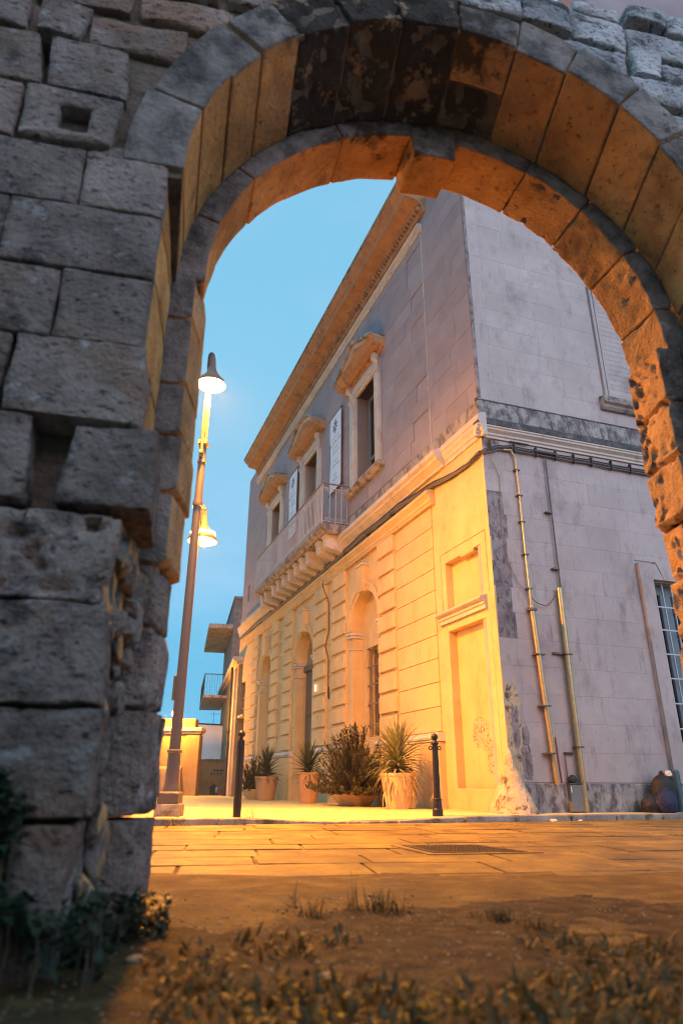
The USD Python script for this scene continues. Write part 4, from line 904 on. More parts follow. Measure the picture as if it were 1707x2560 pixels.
for s in (3.6, 5, 6.5, 8, 9.5, 11, 12.5, 14, 15.5, 17): ties.append(bx(s, s + .02, .05, .158, 6.06 if 3 < s else 5.95, 6.22 if 3 < s else 6.08))
for m_ in ties: obj('clip', m_, 'cable_black', cab)
dc = thing('drop_cable', 'thin dark cable hanging down the front left of the barred arched niche', 'cable', tuple(C0), PAZ)
obj('cable', tube(swag([(8.30, .12, 6.05), (8.2, .14, 5.6), (7.95, .05, 5.1), (7.93, .05, 4.3), (8.08, .09, 3.9), (7.92, .05, 3.55), (7.93, .05, 2.6), (7.86, .05, 2.50), (7.80, .06, 2.62), (7.78, .08, 2.8)], 6, 0, .004, 3), .013, 6), 'cable_black', dc, smooth=True)
d1 = thing('conduit', 'yellowish pipe nearest the corner running up the side wall into a thin conduit', 'pipe', tuple(C0), PAZ)
obj('pipe', sidem(tube([(.77, .07, .48), (.70, .07, 1.8), (.64, .07, 3.22)], .042, 12)), 'pipe_metal', d1, smooth=True)
obj('upper_conduit', sidem(tube(swag([(.64, .06, 3.2), (.64, .05, 4.2), (.645, .05, 5.4), (.63, .05, 5.95), (.56, .05, 6.09), (.4, .05, 6.08)], 4, 0), .02, 8)), 'pipe_metal', d1, smooth=True)
obj('collar', sidem(bx(.58, .71, .0, .125, 3.12, 3.17, .008)), 'pipe_dark', d1)
for z in (.9, 1.6, 2.4, 3.5, 4.1, 4.7, 5.2, 5.7): obj('clip', sidem(bx(.585 if z > 3 else .60, .70 if z > 3 else .78, .0, .075 if z > 3 else .118, z, z + .022, .004)), 'pipe_dark', d1)
obj('cable', sidem(tube(swag([(.03, .05, 6.0), (.2, .03, 5.75), (.29, .02, 5.5), (.24, .02, 4.9), (.24, .02, 4.5), (.30, .02, 3.95), (.45, .03, 3.6), (.62, .05, 3.38)], 6, 0), .006, 5)), 'cable_grey', d1, smooth=True)
d2 = thing('downpipe', 'second darker metal pipe right of the yellowish one on the side wall', 'pipe', tuple(C0), PAZ)
obj('pipe', sidem(tube([(1.215, .075, .10), (1.215, .075, 1.8), (1.225, .075, 3.56)], .048, 12)), 'pipe_metal', d2, smooth=True)
obj('upper_conduit', sidem(tube([(1.27, .05, 3.5), (1.275, .05, 4.8), (1.285, .05, 6.05)], .015, 8)), 'pipe_dark', d2, smooth=True)
for z in (1.0, 2.43, 3.9, 4.95): obj('clip', sidem(bx(1.15, 1.29, .0, .13 if z < 3 else .07, z, z + .025, .004)), 'pipe_dark', d2)
obj('clip', sidem(bx(.98, 1.2, .0, .05, 2.44, 2.475, .006)), 'pipe_dark', d2)
obj('cable', sidem(tube(swag([(.66, .06, 3.36), (.85, .06, 3.25), (1.0, .06, 3.28), (1.2, .06, 3.55)], 6, .03), .008, 6)), 'cable_grey', d2, smooth=True)
d3 = thing('red_conduit', 'thin red pipe low on the side wall between the two metal pipes', 'pipe', tuple(C0), PAZ)
obj('pipe', sidem(tube([(.83, .05, 1.15), (.845, .05, .80), (.86, .05, .5)], .014, 8)), 'red_pipe', d3, smooth=True)
obj('pipe', sidem(tube([(.99, .03, .88), (.99, .03, .5)], .010, 8)), 'red_pipe', d3, smooth=True)
cb = thing('meter_cabinet', 'low grey metal cabinet between the pipes at the foot of the side wall', 'cabinet', tuple(C0), PAZ)
obj('box', sidem(bx(.96, 1.18, .02, .10, .09, .475, .01)), 'cabinet_grey', cb); obj('hinge', sidem(bx(.965, .98, .10, .115, .36, .44)), 'white_plastic', cb)
obj('lid', sidem(bx(.95, 1.19, .02, .115, .478, .49, .004)), 'pipe_dark', cb)
br = thing('iron_bracket', 'small rusty iron bracket on the side wall between the two pipes', 'bracket', tuple(C0), PAZ)
obj('arm', sidem(bx(.98, 1.14, .0, .05, .90, .935, .008)), 'cable_black', br)
rb_ = rough(trimesh.creation.icosphere(3, .07), .03, 16, 3); rb_.apply_scale([1.1, .6, .8]); rb_.apply_translation([1.06, .05, .545]); obj('lump', sidem(rb_), 'cable_black', br)
gp = thing('pipe_guard', 'dark teal cast iron pipe guard at the foot of the window surround', 'pipe guard', tuple(C0), PAZ)
obj('guard', sidem(lathe([(0, .06), (.085, .06), (.085, .10), (.075, .12), (.068, .66), (.05, .70), (0, .70)], 18).apply_translation([2.97, .11, 0])), 'teal_iron', gp, smooth=40)
def ragged(x0, x1, z0, z1, seed, n=40):
    cx, cz = (x0 + x1) / 2, (z0 + z1) / 2; r = random.Random(seed)
    return Q([(cx + (x1 - x0) / 2 * math.copysign(abs(math.cos(a)) ** .6, math.cos(a)) * r.uniform(.72, 1.05), cz + (z1 - z0) / 2 * math.copysign(abs(math.sin(a)) ** .6, math.sin(a)) * r.uniform(.8, 1.05)) for a in np.linspace(0, 2 * math.pi, n, endpoint=False)]).buffer(0)
for q in ((.10, .24, .95, 1.62, 3), (.22, .42, .52, 1.02, 4), (.27, .40, 1.02, 1.30, 5)):
    pobj('peeled_patch', sidem(ext(ragged(*q, n=90), -.01, .009)), 'side_grimy', sidew, smooth=False)
pobj('peeled_patch', sidem(ext(ragged(.01, .30, .5, 2.0, 8), -.01, .006)), 'guard_stone', sidew, smooth=False)
pobj('worn_patch', ext(ragged(.72, 1.22, .98, 1.52, 6), -.17, -.157), 'worn_patch', front, smooth=False); pobj('worn_patch', ext(ragged(.45, .85, .60, 1.2, 7), -.17, -.1575), 'worn_patch', front, smooth=False)
# ------------------------------------------------------------------ the street lamp with its two lit heads
LP = np.array([-2.17, 9.25])
lamp = thing('street_lamp', 'tall grey street lamp post with two lit bell shaped lamp heads', 'street lamp', (LP[0], LP[1], float(hp(LP[0], LP[1]))), 0)
o4 = lambda s, z: [(-s, -s, z), (s, -s, z), (s, s, z), (-s, s, z)]
obj('base_block', m3.Manifold.hull_points(np.array(o4(.155, -.05) + o4(.155, .13) + o4(.145, .145))), 'kerbstone', lamp)
obj('base_block', m3.Manifold.hull_points(np.array(o4(.13, .146) + o4(.13, .27) + o4(.11, .29))), 'grey_pole', lamp)
obj('pole_foot', lathe([(0, .29), (.105, .29), (.10, .34), (.088, .40), (.080, .75), (.095, .76), (.10, .775), (.095, .79), (.075, .80), (0, .80)], 24), 'grey_pole', lamp)
obj('pole', lathe([(0, .80), (.072, .80), (.066, 2.2), (.062, 4.25), (0, 4.25)], 24), 'grey_pole', lamp)
obj('pole_collar', lathe([(0, 4.25), (.075, 4.25), (.078, 4.29), (.075, 4.34), (0, 4.34)], 24), 'grey_pole', lamp)
obj('pole', lathe([(0, 4.34), (.060, 4.34), (.055, 5.0), (.05, 6.75), (0, 6.75)], 24), 'grey_pole', lamp)
obj('pole_collar', lathe([(0, 4.98), (.068, 4.98), (.068, 5.02), (0, 5.02)], 20), 'grey_pole', lamp)
obj('pole_cap', lathe([(0, 6.72), (.058, 6.72), (.058, 6.95), (.05, 6.99), (.03, 7.02), (0, 7.03)], 20), 'black_iron', lamp)
obj('access_door', bx(-.10, -.055, -.035, .035, 1.42, 1.75, .006), 'grey_pole', lamp)
def lamp_head(px, py, zrim, arm, glow='sodium_glow'):
    bell = [(0, .50), (.035, .50), (.042, .40), (.05, .33), (.075, .25), (.13, .16), (.20, .085), (.222, .03), (.228, .0), (.220, .0), (.212, .03), (.19, .075), (.12, .14), (.06, .2), (0, .21)]
    h = lathe(bell, 36); h.apply_translation([px, py, zrim]); sh = obj('lamp_shade', h, 'lamp_shade', lamp)
    bo = lathe([(0, -.085), (.06, -.078), (.12, -.052), (.165, -.01), (.185, .04), (.10, .06), (0, .065)] if glow != 'sodium_glow' else [(0, -.115), (.07, -.105), (.14, -.07), (.185, -.02), (.20, .03), (.10, .06), (0, .065)], 32); bo.apply_translation([px, py, zrim + (.095 if glow == 'sodium_glow_low' else .03)]); obj('lit_bowl', bo, glow, sh, smooth=True)
    obj('lamp_arm', tube(arm, .022, 10), 'grey_pole', lamp, smooth=True)
    return sh
UL = (.10, -.27, 6.22); LL = (.05, .30, 3.80)
lamp_head(*UL, [(0, -.04, 5.35), (.03, -.12, 5.6), (.05, -.17, 6.3), (.07, -.22, 6.75), (.10, -.27, 6.78), (.10, -.27, 6.70)])
lamp_head(*LL, [(0, .04, 4.05), (.02, .12, 4.22), (.04, .24, 4.36), (.05, .30, 4.33), (.05, .30, 4.27)], 'sodium_glow_low')
obj('arm_clamp', bx(-.075, .075, -.085, .075, 5.28, 5.36, .01), 'grey_pole', lamp)
obj('arm_strut', tube([(.0, -.09, 5.05), (.0, -.095, 5.4), (.02, -.12, 5.8)], .024, 10), 'grey_pole', lamp, smooth=True)
obj('arm_clamp', bx(-.03, .03, -.125, -.05, 5.10, 5.16, .008), 'grey_pole', lamp)
obj('lamp_cable', tube([(.055, .03, 4.3), (.062, .04, 4.0), (.066, .035, 3.6)], .008, 6), 'cable_black', lamp, smooth=True)

# ------------------------------------------------------------------ bollards
def bollard(x, y, hgt, label, eye):
    t = thing('bollard', label, 'bollard', (x, y, float(hp(x, y))), 25, 'bollards at the kerb')
    k = hgt / 1.06
    if eye:
        obj('foot', lathe([(0, -.04), (.074, -.04), (.074, .0), (.072, .09), (.064, .10), (.066, .115), (.056, .19 * k), (.062, .20 * k), (.062, .215 * k), (.05, .225 * k), (0, .225 * k)], 24), 'black_iron', t)
        obj('shaft', lathe([(0, .2), (.049, .22), (.042, .90 * k), (.054, .905 * k), (.056, .925 * k), (.046, .935 * k), (.032, .95 * k), (.028, .97 * k), (0, .97 * k)], 24), 'black_iron', t)
    else:
        obj('shaft', lathe([(0, -.04), (.052, -.04), (.050, .92 * k), (.044, .93 * k), (.026, .94 * k), (.024, .965 * k), (0, .965 * k)], 24), 'black_iron', t)
    b = trimesh.creation.uv_sphere(radius=.05, count=[16, 24]); b.apply_translation([0, 0, 1.005 * k]); obj('ball', b, 'black_iron', t)
    if eye:
        for sx in (-1, 1):
            a = np.linspace(0, 2 * math.pi, 18); obj('eye', tube(np.stack([sx * (.075 + .024 * np.cos(a)), 0 * a, .86 * k + .024 * np.sin(a)], 1), .008, 8), 'black_iron', t, smooth=True)
bollard(1.34, 9.97, 1.09, 'black iron bollard with ball top standing before the blind door near the corner', True)
bollard(-1.30, 9.20, 1.05, 'plain black iron bollard in the middle of the pavement left of the potted plants', False)

# ------------------------------------------------------------------ potted plants
def leaf_blade(L, w, el, az, droop, r=random, seg=7, fold=.25, base=(0, 0, 0)):
    """one strap leaf: starts at base, leaves at elevation el, bends down by droop; thin but with a fold"""
    p = np.array(base, float); d_el = el; P, Wd = [], []
    for k in range(seg + 1):
        f = k / seg; P.append(p.copy()); Wd.append(w * (1 - f) ** .75 * min(1, .55 + 2.2 * f) if k < seg else .001)
        p = p + L / seg * np.array([math.cos(d_el) * math.cos(az), math.cos(d_el) * math.sin(az), math.sin(d_el)]); d_el -= droop / seg * (.5 + 1.2 * f)
    P = np.array(P); sd = np.array([-math.sin(az), math.cos(az), 0]); V = []
    for k in range(seg + 1):
        dn = np.array([0, 0, -1.0]) * Wd[k] * fold
        V += [P[k] + sd * Wd[k] / 2, P[k] + dn, P[k] - sd * Wd[k] / 2]
    F = []
    for k in range(seg):
        for j in (0, 1):
            a = 3 * k + j; F += [(a, a + 1, a + 4), (a, a + 4, a + 3)]
    return trimesh.Trimesh(np.array(V), np.array(F), process=False)
def pot_mesh(rt_, rb, h):
    return lathe([(0, 0), (rb * .96, 0), (rb, .012), (rt_ - .004, h - .05), (rt_ + .008, h - .045), (rt_ + .008, h - .004), (rt_, h), (rt_ - .022, h - .003), (rt_ - .025, h - .07), (0, h - .07)], 36)
def pot_plant(s, e, rt_, rb, h, label, mat_pot, spec, leafmat, seed):
    w = W(s, e); t = thing('potted_plant', label, 'potted plant', (w[0], w[1], float(hp(w[0], w[1]))), 0, 'potted plants along the palazzo')
    obj('pot', pot_mesh(rt_, rb, h), mat_pot, t); obj('soil', rough(lathe([(0, h - .055), (rt_ - .03, h - .06), (rt_ - .03, h - .075), (0, h - .075)], 24), .008, 30, seed), 'pot_soil', t)
    r = random.Random(seed); ga = 2.39996
    for k in range(spec['n']):
        f = k / spec['n']; el = math.radians(spec['el'][0] + (spec['el'][1] - spec['el'][0]) * f ** spec.get('p', 1) + r.uniform(-8, 8)); az = k * ga + r.uniform(-.3, .3)
        L = r.uniform(*spec['L']) * (1 - .25 * f * spec.get('short', 0)); zb_ = h - .05 + spec['stem'] * f
        obj('leaf', leaf_blade(L, r.uniform(*spec['w']), el, az, spec['droop'] * (1.25 - f) * r.uniform(.6, 1.3), base=(.03 * math.cos(az), .03 * math.sin(az), zb_)), 'dry_leaf' if f < spec.get('dry', 0) * r.uniform(.5, 1.5) else leafmat, t, smooth=True)
    obj('stem', tube([(0, 0, h - .09), (0, 0, h - .05 + spec['stem'])], .035, 8), 'twig', t)
pot_plant(2.2, .80, .30, .205, .57, 'tall spiky pale agave in the widest terracotta pot nearest the corner', 'terracotta_pale', dict(n=190, el=(-35, 84), p=1.0, L=(.42, .74), w=(.05, .075), droop=1.5, stem=.46, dry=.22), 'agave_leaf', 1)
pot_plant(7.1, .80, .275, .20, .66, 'yucca like rosette in a tall orange terracotta pot beside the arched door', 'terracotta', dict(n=120, el=(-14, 82), p=.9, L=(.42, .66), w=(.036, .056), droop=.7, stem=.34, dry=.04), 'yucca_leaf', 2)
pot_plant(11.0, .80, .33, .245, .62, 'dense dark green yucca in a brown terracotta pot behind the middle bollard', 'terracotta', dict(n=160, el=(-20, 82), p=.9, L=(.42, .64), w=(.04, .06), droop=.7, stem=.42, dry=.03), 'yucca_leaf', 3)
def bushy(s, e, label, seed, H, Rr, nb_, bowl, sx=1.0, up=.5):
    w = W(s, e); t = thing('shrub_in_bowl', label, 'shrub', (w[0], w[1], float(hp(w[0], w[1]))), PAZ, 'bushy shrubs in low bowls')
    b = bowl; obj('bowl', lathe([(0, 0), (b * .62, 0), (b * .66, .012), (b * .95, .16), (b, .25), (b * 1.03, .27), (b * 1.0, .285), (b * .93, .28), (b * .9, .24), (0, .235)], 36), 'terracotta_pale', t)
    obj('soil', rough(lathe([(0, .25), (b * .9, .245), (b * .9, .23), (0, .23)], 24), .008, 30, seed), 'pot_soil', t)
    r = random.Random(seed); st, lv = [], []
    for k in range(nb_):
        az = r.uniform(0, 2 * math.pi); el = math.radians(r.uniform(-6, 88) if k % 3 else r.uniform(-10, 45)); L = r.uniform(.6, 1.0) if k % 5 else 1.0
        tgt = np.array([math.cos(az) * math.cos(el) * Rr * sx, math.sin(az) * math.cos(el) * Rr * .95, .24 + math.sin(el) * (H - .24)]) * np.array([L, L, 1]); tgt[2] = max(.34, .24 + (tgt[2] - .24) * L)
        p0 = np.array([r.uniform(-.1, .1), r.uniform(-.1, .1), .22]); mid = p0 * .35 + tgt * .65 + np.array([0, 0, -.12 if el < .8 else .02]); pts = []
        for f in np.linspace(0, 1, 8): pts.append((1 - f) ** 2 * p0 + 2 * f * (1 - f) * mid + f * f * tgt + np.array([r.uniform(-.012, .012) for _ in range(3)]))
        pts = np.array(pts); st.append(tube(pts, np.linspace(.013, .006, 8), 5))
        for f in np.linspace(.22, 1.0, r.randint(16, 26)):
            q = np.array([np.interp(f * 7, range(8), pts[:, i]) for i in range(3)]); a = r.uniform(0, 6.28); e_ = r.uniform(-.3, 1.2)
            l_ = leaf_blade(r.uniform(.07, .13), r.uniform(.032, .052), e_, a, .5, seg=3, fold=.18, base=q); lv.append(l_)
            if r.random() < .5: lv.append(leaf_blade(r.uniform(.065, .12), r.uniform(.03, .048), r.uniform(-.2, 1), a + 2.2, .5, seg=3, fold=.18, base=q))
    obj('stem', cat_(st), 'twig', t, smooth=True, kind='stuff'); obj('foliage', cat_(lv), 'bush_leaf', t, smooth=True, kind='stuff')
bushy(4.2, .80, 'wide brown green shrub in a low bowl between the two tall pots', 11, 1.5, .95, 300, .46, 1.5)
bushy(12.6, .75, 'small dark shrub in a low bowl just right of the middle bollard', 12, 1.25, .6, 100, .36)

# ------------------------------------------------------------------ the far end of the street
zf = lambda y: float(gz(y)) + PZ - .25
b2 = thing('neighbour_house', 'low pale house beyond the palazzo with dark railed balcony and slab canopy', 'building', (-4.45, 29.0, 0), 12.7)
obj('front_wall', bx(-.0, 8, -1.0, 11.0, -.8, 5.0), 'old_yellow_wall', b2)
obj('cornice', cat_([bx(-.12, 8, -1.1, 11.05, 5.0, 5.12, .02), bx(-.26, 8, -1.2, 11.15, 5.12, 5.3, .03)]), 'trim', b2)
obj('upper_floor', bx(.05, 8, 5.2, 13.0, 5.3, 9.35), 'grey_render', b2); obj('parapet_cap', bx(-.02, 8, 5.1, 13.05, 9.35, 9.5, .02), 'grey_render', b2)
obj('canopy', bx(-1.2, .05, 5.4, 12.8, 7.84, 8.06, .02), 'trim_dirty', b2)
obj('balcony_slab', bx(-1.2, .05, 6.2, 12.9, 4.42, 4.55, .015), 'trim_dirty', b2)
rl = [bx(-1.2, .0, 6.22, 6.25, 5.58, 5.62), bx(-1.2, -1.165, 6.22, 12.9, 5.58, 5.62), bx(-1.2, -1.165, 6.22, 12.9, 4.62, 4.65)]
obj('rail', cat_(rl[:1]), 'black_iron', b2); obj('rail', cat_(rl[1:2]), 'black_iron', b2); obj('rail', cat_(rl[2:]), 'black_iron', b2)
for k in range(10): obj('baluster', tube([(-1.15 + k * .125, 6.235, 4.55), (-1.13 + k * .125, 6.235, 4.8), (-1.17 + k * .125, 6.235, 5.05), (-1.15 + k * .125, 6.235, 5.3), (-1.15 + k * .125, 6.235, 5.6)], .009, 5), 'black_iron', b2)
for k in range(66): obj('baluster', tube([(-1.18, 6.3 + k * .10, 4.5), (-1.18, 6.3 + k * .10, 5.6)], .012, 4), 'black_iron', b2)
for y0, y1, z0, z1 in ((.9, 1.9, -.6, 2.2), (3.3, 4.3, -.6, 2.3), (6.2, 7.2, -.6, 2.3)):
    obj('door', bx(-.03, .1, y0, y1, z0, z1), 'door_wood', b2)
obj('pilaster', bx(-.08, .1, .02, .55, -.8, 5.0, .01), 'trim', b2)
dp = thing('corner_pipe', 'dark rainwater pipe where the neighbour house meets the palazzo', 'pipe', (-4.75, 29.6, 0)); obj('pipe', tube([(0, 0, -.6), (0, 0, 5.2)], .05, 10), 'cable_black', dp, smooth=True); obj('clip', bx(-.07, .07, -.07, .07, 2.4, 2.46), 'cable_black', dp)
yw = thing('old_wall_building', 'low old yellow lit wall with cornice at the left end of the street', 'building', (-5.95, 30.0, 0), 2)
obj('wall', bx(-9, -.10, .0, .8, -1.2, 2.35), 'old_yellow_wall', yw); obj('corner_pilaster', bx(-.62, -.06, -.05, .8, -1.2, 2.32, .01), 'old_yellow_wall', yw)
obj('cornice', cat_([bx(-9, -.05, -.10, .9, 2.36, 2.45, .01), bx(-9, .03, -.20, 1., 2.455, 2.62, .02)]), 'trim', yw); obj('parapet', bx(-9, -.30, .0, .8, 2.625, 2.98), 'old_yellow_wall', yw)
obj('buttress', rough(m3.Manifold.refine_to_length(m3.Manifold.hull_points(np.array([(-1.9, -.35, -1.2), (-.6, -.35, -1.2), (-1.8, -.3, .95), (-.7, -.3, .95), (-1.75, .1, 1.1), (-.75, .1, 1.1), (-1.9, .1, -1.2), (-.6, .1, -1.2)])), .15), .03, 4, 2), 'old_yellow_wall', yw)
fl = thing('far_lamp', 'small glowing lamp on an arm above the old yellow wall', 'lamp', (-7.0, 29.95, 2.75)); b = trimesh.creation.icosphere(2, .11); b.apply_translation([0, -.75, .36]); obj('arm', tube([(0, .0, .0), (0, -.3, .28), (0, -.75, .47), (0, -.75, .44)], .02, 8), 'black_iron', fl, smooth=True); obj('globe', b, 'far_glow', fl, smooth=True); obj('holder', lathe([(0, -.08), (.05, -.08), (.05, .06), (0, .06)], 12), 'black_iron', fl)
lw_ = thing('graffiti_wall', 'stained low wall with dark graffiti closing the street', 'wall', (-6.3, 33.5, 0), 2)
obj('wall', bx(-.5, 3.2, 0, .3, -1.2, 1.38), 'old_yellow_wall', lw_); obj('coping', bx(-.5, 3.2, -.05, .35, 1.38, 1.45, .01), 'trim_dirty', lw_)
rgf = random.Random(4)
def blob(cx, cz, w, h, sd):
    a = np.linspace(0, 2 * math.pi, 22, endpoint=False); r = random.Random(sd); rr = [r.uniform(.7, 1.05) for _ in a]
    return ext(Q([(cx + w / 2 * q * math.copysign(abs(math.cos(t)) ** .6, math.cos(t)), cz + h / 2 * q * math.copysign(abs(math.sin(t)) ** .6, math.sin(t))) for t, q in zip(a, rr)]).buffer(0), -.004, -.0005)
for k, (x, z, w, h, m_) in enumerate([(.42, .02, .42, .72, 'graffiti_dark'), (.55, .1, .12, .3, 'graffiti_white'), (1.05, .05, .22, .75, 'graffiti_dark'), (1.22, .0, .16, .6, 'graffiti_green'), (.75, -.05, .14, .4, 'graffiti_red'), (.3, .42, .2, .1, 'graffiti_red'), (.95, .38, .3, .14, 'graffiti_white'), (.6, .95, .8, .08, 'graffiti_dark'), (1.35, .3, .16, .8, 'graffiti_green')]): obj('graffiti', blob(x, z, w, h, k), m_, lw_)
for k in range(7): obj('graffiti', ext(sbox(.22 + k * .15, .72, .22 + k * .15 + rgf.uniform(.06, .11), .86).difference(sbox(.25 + k * .15, .72, .27 + k * .15, .80)), -.004, -.0005), 'graffiti_dark', lw_)
wh = thing('white_house', 'plain pale blue white house wall above the graffiti wall', 'building', (-6.6, 37.0, 0), 0)
obj('wall', ext(Q([(-1.6, -1.2), (3.2, -1.2), (3.2, 3.75), (1.9, 3.62), (.62, 3.22), (-1.6, 3.32)]), 0, 4), 'white_render', wh); obj('roof_edge', cat_([tube([(-1.6, -.03, 3.34), (.62, -.03, 3.24)], .04, 6), tube([(.62, -.03, 3.24), (1.9, -.03, 3.64)], .04, 6), tube([(1.9, -.03, 3.64), (3.2, -.03, 3.77)], .04, 6)]), 'cable_black', wh)
an = thing('aerial', 'thin television aerial on the roof of the white house', 'aerial', (-6.75, 36.9, 3.2)); obj('mast', tube([(0, 0, 0), (0, 0, .75)], .012, 5), 'cable_black', an); obj('boom', tube([(-.2, 0, .6), (.32, 0, .6)], .01, 5), 'cable_black', an)
for k in range(6): obj('rod', tube([(-.18 + k * .09, -.12, .6), (-.18 + k * .09, .12, .6)], .007, 4), 'cable_black', an)
a2 = thing('aerial_pole', 'bare aerial pole on the roof beneath the neighbour balcony', 'aerial', (-5.75, 36.9, 3.3)); obj('mast', tube([(0, 0, 0), (0, 0, 2.0)], .010, 5), 'cable_black', a2); obj('foot', bx(-.05, .05, -.05, .05, -.05, .06), 'cable_black', a2)

# ------------------------------------------------------------------ drain grate in the street
dg = thing('drain_grate', 'square rusty iron drain grate set in the street paving', 'drain grate', (.98, 5.92, .002), 0)
dq = [np.array(p) - [.98, 5.92] for p in ((.519, 6.166), (1.139, 6.276), (1.448, 5.712), (.705, 5.553))]
fo = Q([tuple(p) for p in dq]); fi = fo.buffer(-.045)
def flatz(p, z0, z1):
    v, f = arr(m3.Manifold.extrude(to_cs(p), z1 - z0)); return trimesh.Trimesh(v + [0, 0, z0], f, process=False)
obj('frame', flatz(fo.difference(fi), -.02, .008), 'drain_iron', dg); obj('stone_rim', flatz(fo.buffer(.07, join_style='mitre').difference(fo.buffer(.003)), -.02, .004), 'paving', dg)
obj('pit', flatz(fi, -.02, .0035), 'dark_inside', dg)
(xa, ya), (xb, yb) = dq[0], dq[1]; ax = math.atan2(yb - ya, xb - xa)
for k in range(-18, 19):
    g = affinity.rotate(sbox(k * .032 - .007, -1, k * .032 + .007, 1), math.degrees(ax), origin=(0, 0)).intersection(fi)
    for h in polys(g): obj('grate_bar', flatz(h, .0, .008), 'drain_iron', dg, smooth=False)
for k in range(-6, 7):
    g = affinity.rotate(sbox(-1, k * .09 - .006, 1, k * .09 + .006), math.degrees(ax), origin=(0, 0)).intersection(fi)
    for h in polys(g): obj('grate_bar', flatz(h, .0, .007), 'drain_iron', dg, smooth=False)

# ------------------------------------------------------------------ rubbish at the side wall
def lump(sx, sy, sz, seed, amp=.18):
    m = trimesh.creation.icosphere(4, 1.0); v = np.array(m.vertices); v = v * (1 + amp * 2 * fb(v, 1.6, seed, 4) + .10 * np.abs(fb(v, 5., seed + 3, 3)))[:, None]
    v *= [sx, sy, sz]; v[:, 2] = np.maximum(v[:, 2], -sz * .7) + sz * .7; return trimesh.Trimesh(v, m.faces, process=False)
sp = lambda s, e: C0 + s * SU + e * SN
def bag(name, s, e, sc3, seed, m_, label, z=.08):
    w = sp(s, e); t = thing(name, label, 'bag', (w[0], w[1], z), 18); obj('sack', lump(*sc3, seed), m_, t, smooth=True)
    kn = lump(sc3[0] * .22, sc3[1] * .25, sc3[2] * .22, seed + 1, .3); kn.apply_translation([sc3[0] * .1, 0, sc3[2] * 1.5]); obj('knot', kn, m_, t, smooth=True); return t
bag('rubbish_bag', 2.60, .20, (.20, .15, .32), 3, 'bag_navy', 'dark navy rubbish bag leaning on the window surround')
bag('rubbish_bag', 2.48, .36, (.19, .13, .19), 5, 'bag_blue', 'bright blue rubbish bag in front of the dark navy one')
bag('rubbish_bag', 2.28, .25, (.15, .12, .14), 8, 'bag_navy', 'small black rubbish bag left of the blue one')
w = sp(2.72, .24); pp = thing('crumpled_paper', 'crumpled pale paper stuck on top of the navy rubbish bag', 'paper', (w[0], w[1], .60)); obj('sheet', lump(.05, .04, .05, 9, .45), 'paper_white', pp, smooth=False); 

# ------------------------------------------------------------------ weeds, ivy, stones
def leaf_quads(pts, size, r, up=.3):
    out = []
    for p in pts:
        out.append(leaf_blade(r.uniform(*size), r.uniform(*size) * .75, r.uniform(-.6, .9), r.uniform(0, 6.28), .7, seg=3, fold=.15, base=p))
    return cat_(out)
ri = random.Random(31)
def ivy(label, dens, boxes):
    pts = []
    for (u0, u1, t0_, t1_, z0, z1), n in zip(boxes, dens):
        for k in range(n):
            z = z0 + (z1 - z0) * ri.random() ** 1.3; u = ri.uniform(u0, u1); t = ri.uniform(t0_, t1_)
            if meshkit.fbm(np.array([[u * 6, t * 6, z * 6]]), 2, 4)[0] < .42: continue
            pts.append(ar2(np.array([u, t, z])))
    t = thing('ivy', label, 'ivy', tuple(pts[0] * [1, 1, 0])); o = pts[0] * [1, 1, 0]
    obj('foliage', xf(leaf_quads(pts, (.028, .058), ri), lambda v: v - o), 'ivy_leaf', t, smooth=True, kind='stuff')
    st = [tube([p * [1, 1, 0] - o + [0, 0, 0], (p - o) * .5 + (p * [1, 1, 0] - o) * .5 + [.01, 0, 0], p - o], .0022, 4) for p in pts[::14]]
    obj('stem', cat_(st), 'twig', t, kind='stuff')
ivy('dark ivy climbing the lower left stones of the pier', [2600, 1500], [(-.75, -.36, .86, .98, .0, .52), (-.75, -.30, .87, 1.05, .0, .22)])
ivy('low dark green weeds along the foot of the reveal', [900, 700], [(-.36, -.10, .55, 1.02, .0, .17), (-.16, .06, .05, .55, .0, .14)])
def tuft(x, y, n, L, label, mat_='weed_leaf', seed=0, spread=.08, flowers=0):
    r = random.Random(seed); t = thing('weed_tuft', label, 'weed', (x, y, .0), 0, 'weed tufts by the gateway'); b = []
    for k in range(n):
        a = r.uniform(0, 6.28); q = r.uniform(0, spread); b.append(leaf_blade(r.uniform(.5, 1) * L, r.uniform(.004, .010), math.radians(r.uniform(35, 88)), r.uniform(0, 6.28), r.uniform(.2, 1.4), seg=4, fold=.2, base=(q * math.cos(a), q * math.sin(a), -.005)))
    obj('blades', cat_(b), mat_, t, smooth=True, kind='stuff')
    lv = leaf_quads([np.array([r.uniform(-1, 1) * spread * 1.4, r.uniform(-1, 1) * spread, r.uniform(0, L * .35)]) for _ in range(n)], (.012, .03), r); obj('leaves', lv, mat_, t, smooth=True, kind='stuff')
tuft(-.13, 3.05, 30, .10, 'small weed tuft in the middle of the pale threshold edge', seed=1, spread=.07)
tuft(.17, 3.15, 70, .115, 'largest green weed tuft on the threshold edge', seed=2, spread=.10)
tuft(.04, 3.18, 10, .17, 'thin leaning stems left of the largest weed tuft', 'dry_grass', seed=3, spread=.03)
tuft(-.20, 3.28, 8, .14, 'single leaning dry stem on the threshold', 'dry_grass', seed=4, spread=.02)
tuft(.62, 2.98, 40, .085, 'low weed tuft right of the largest one', seed=5, spread=.08)
tuft(.72, 2.80, 40, .07, 'dark leafy weed nearer the camera at the soil edge', seed=6, spread=.07)
tuft(-1.12, 9.12, 26, .28, 'wiry dry weed growing from the kerb beside the middle bollard', 'dry_grass', seed=7, spread=.05)
tuft(-1.95, 8.70, 40, .10, 'dry grass in the kerb at the foot of the street lamp', 'dry_grass', seed=8, spread=.16)
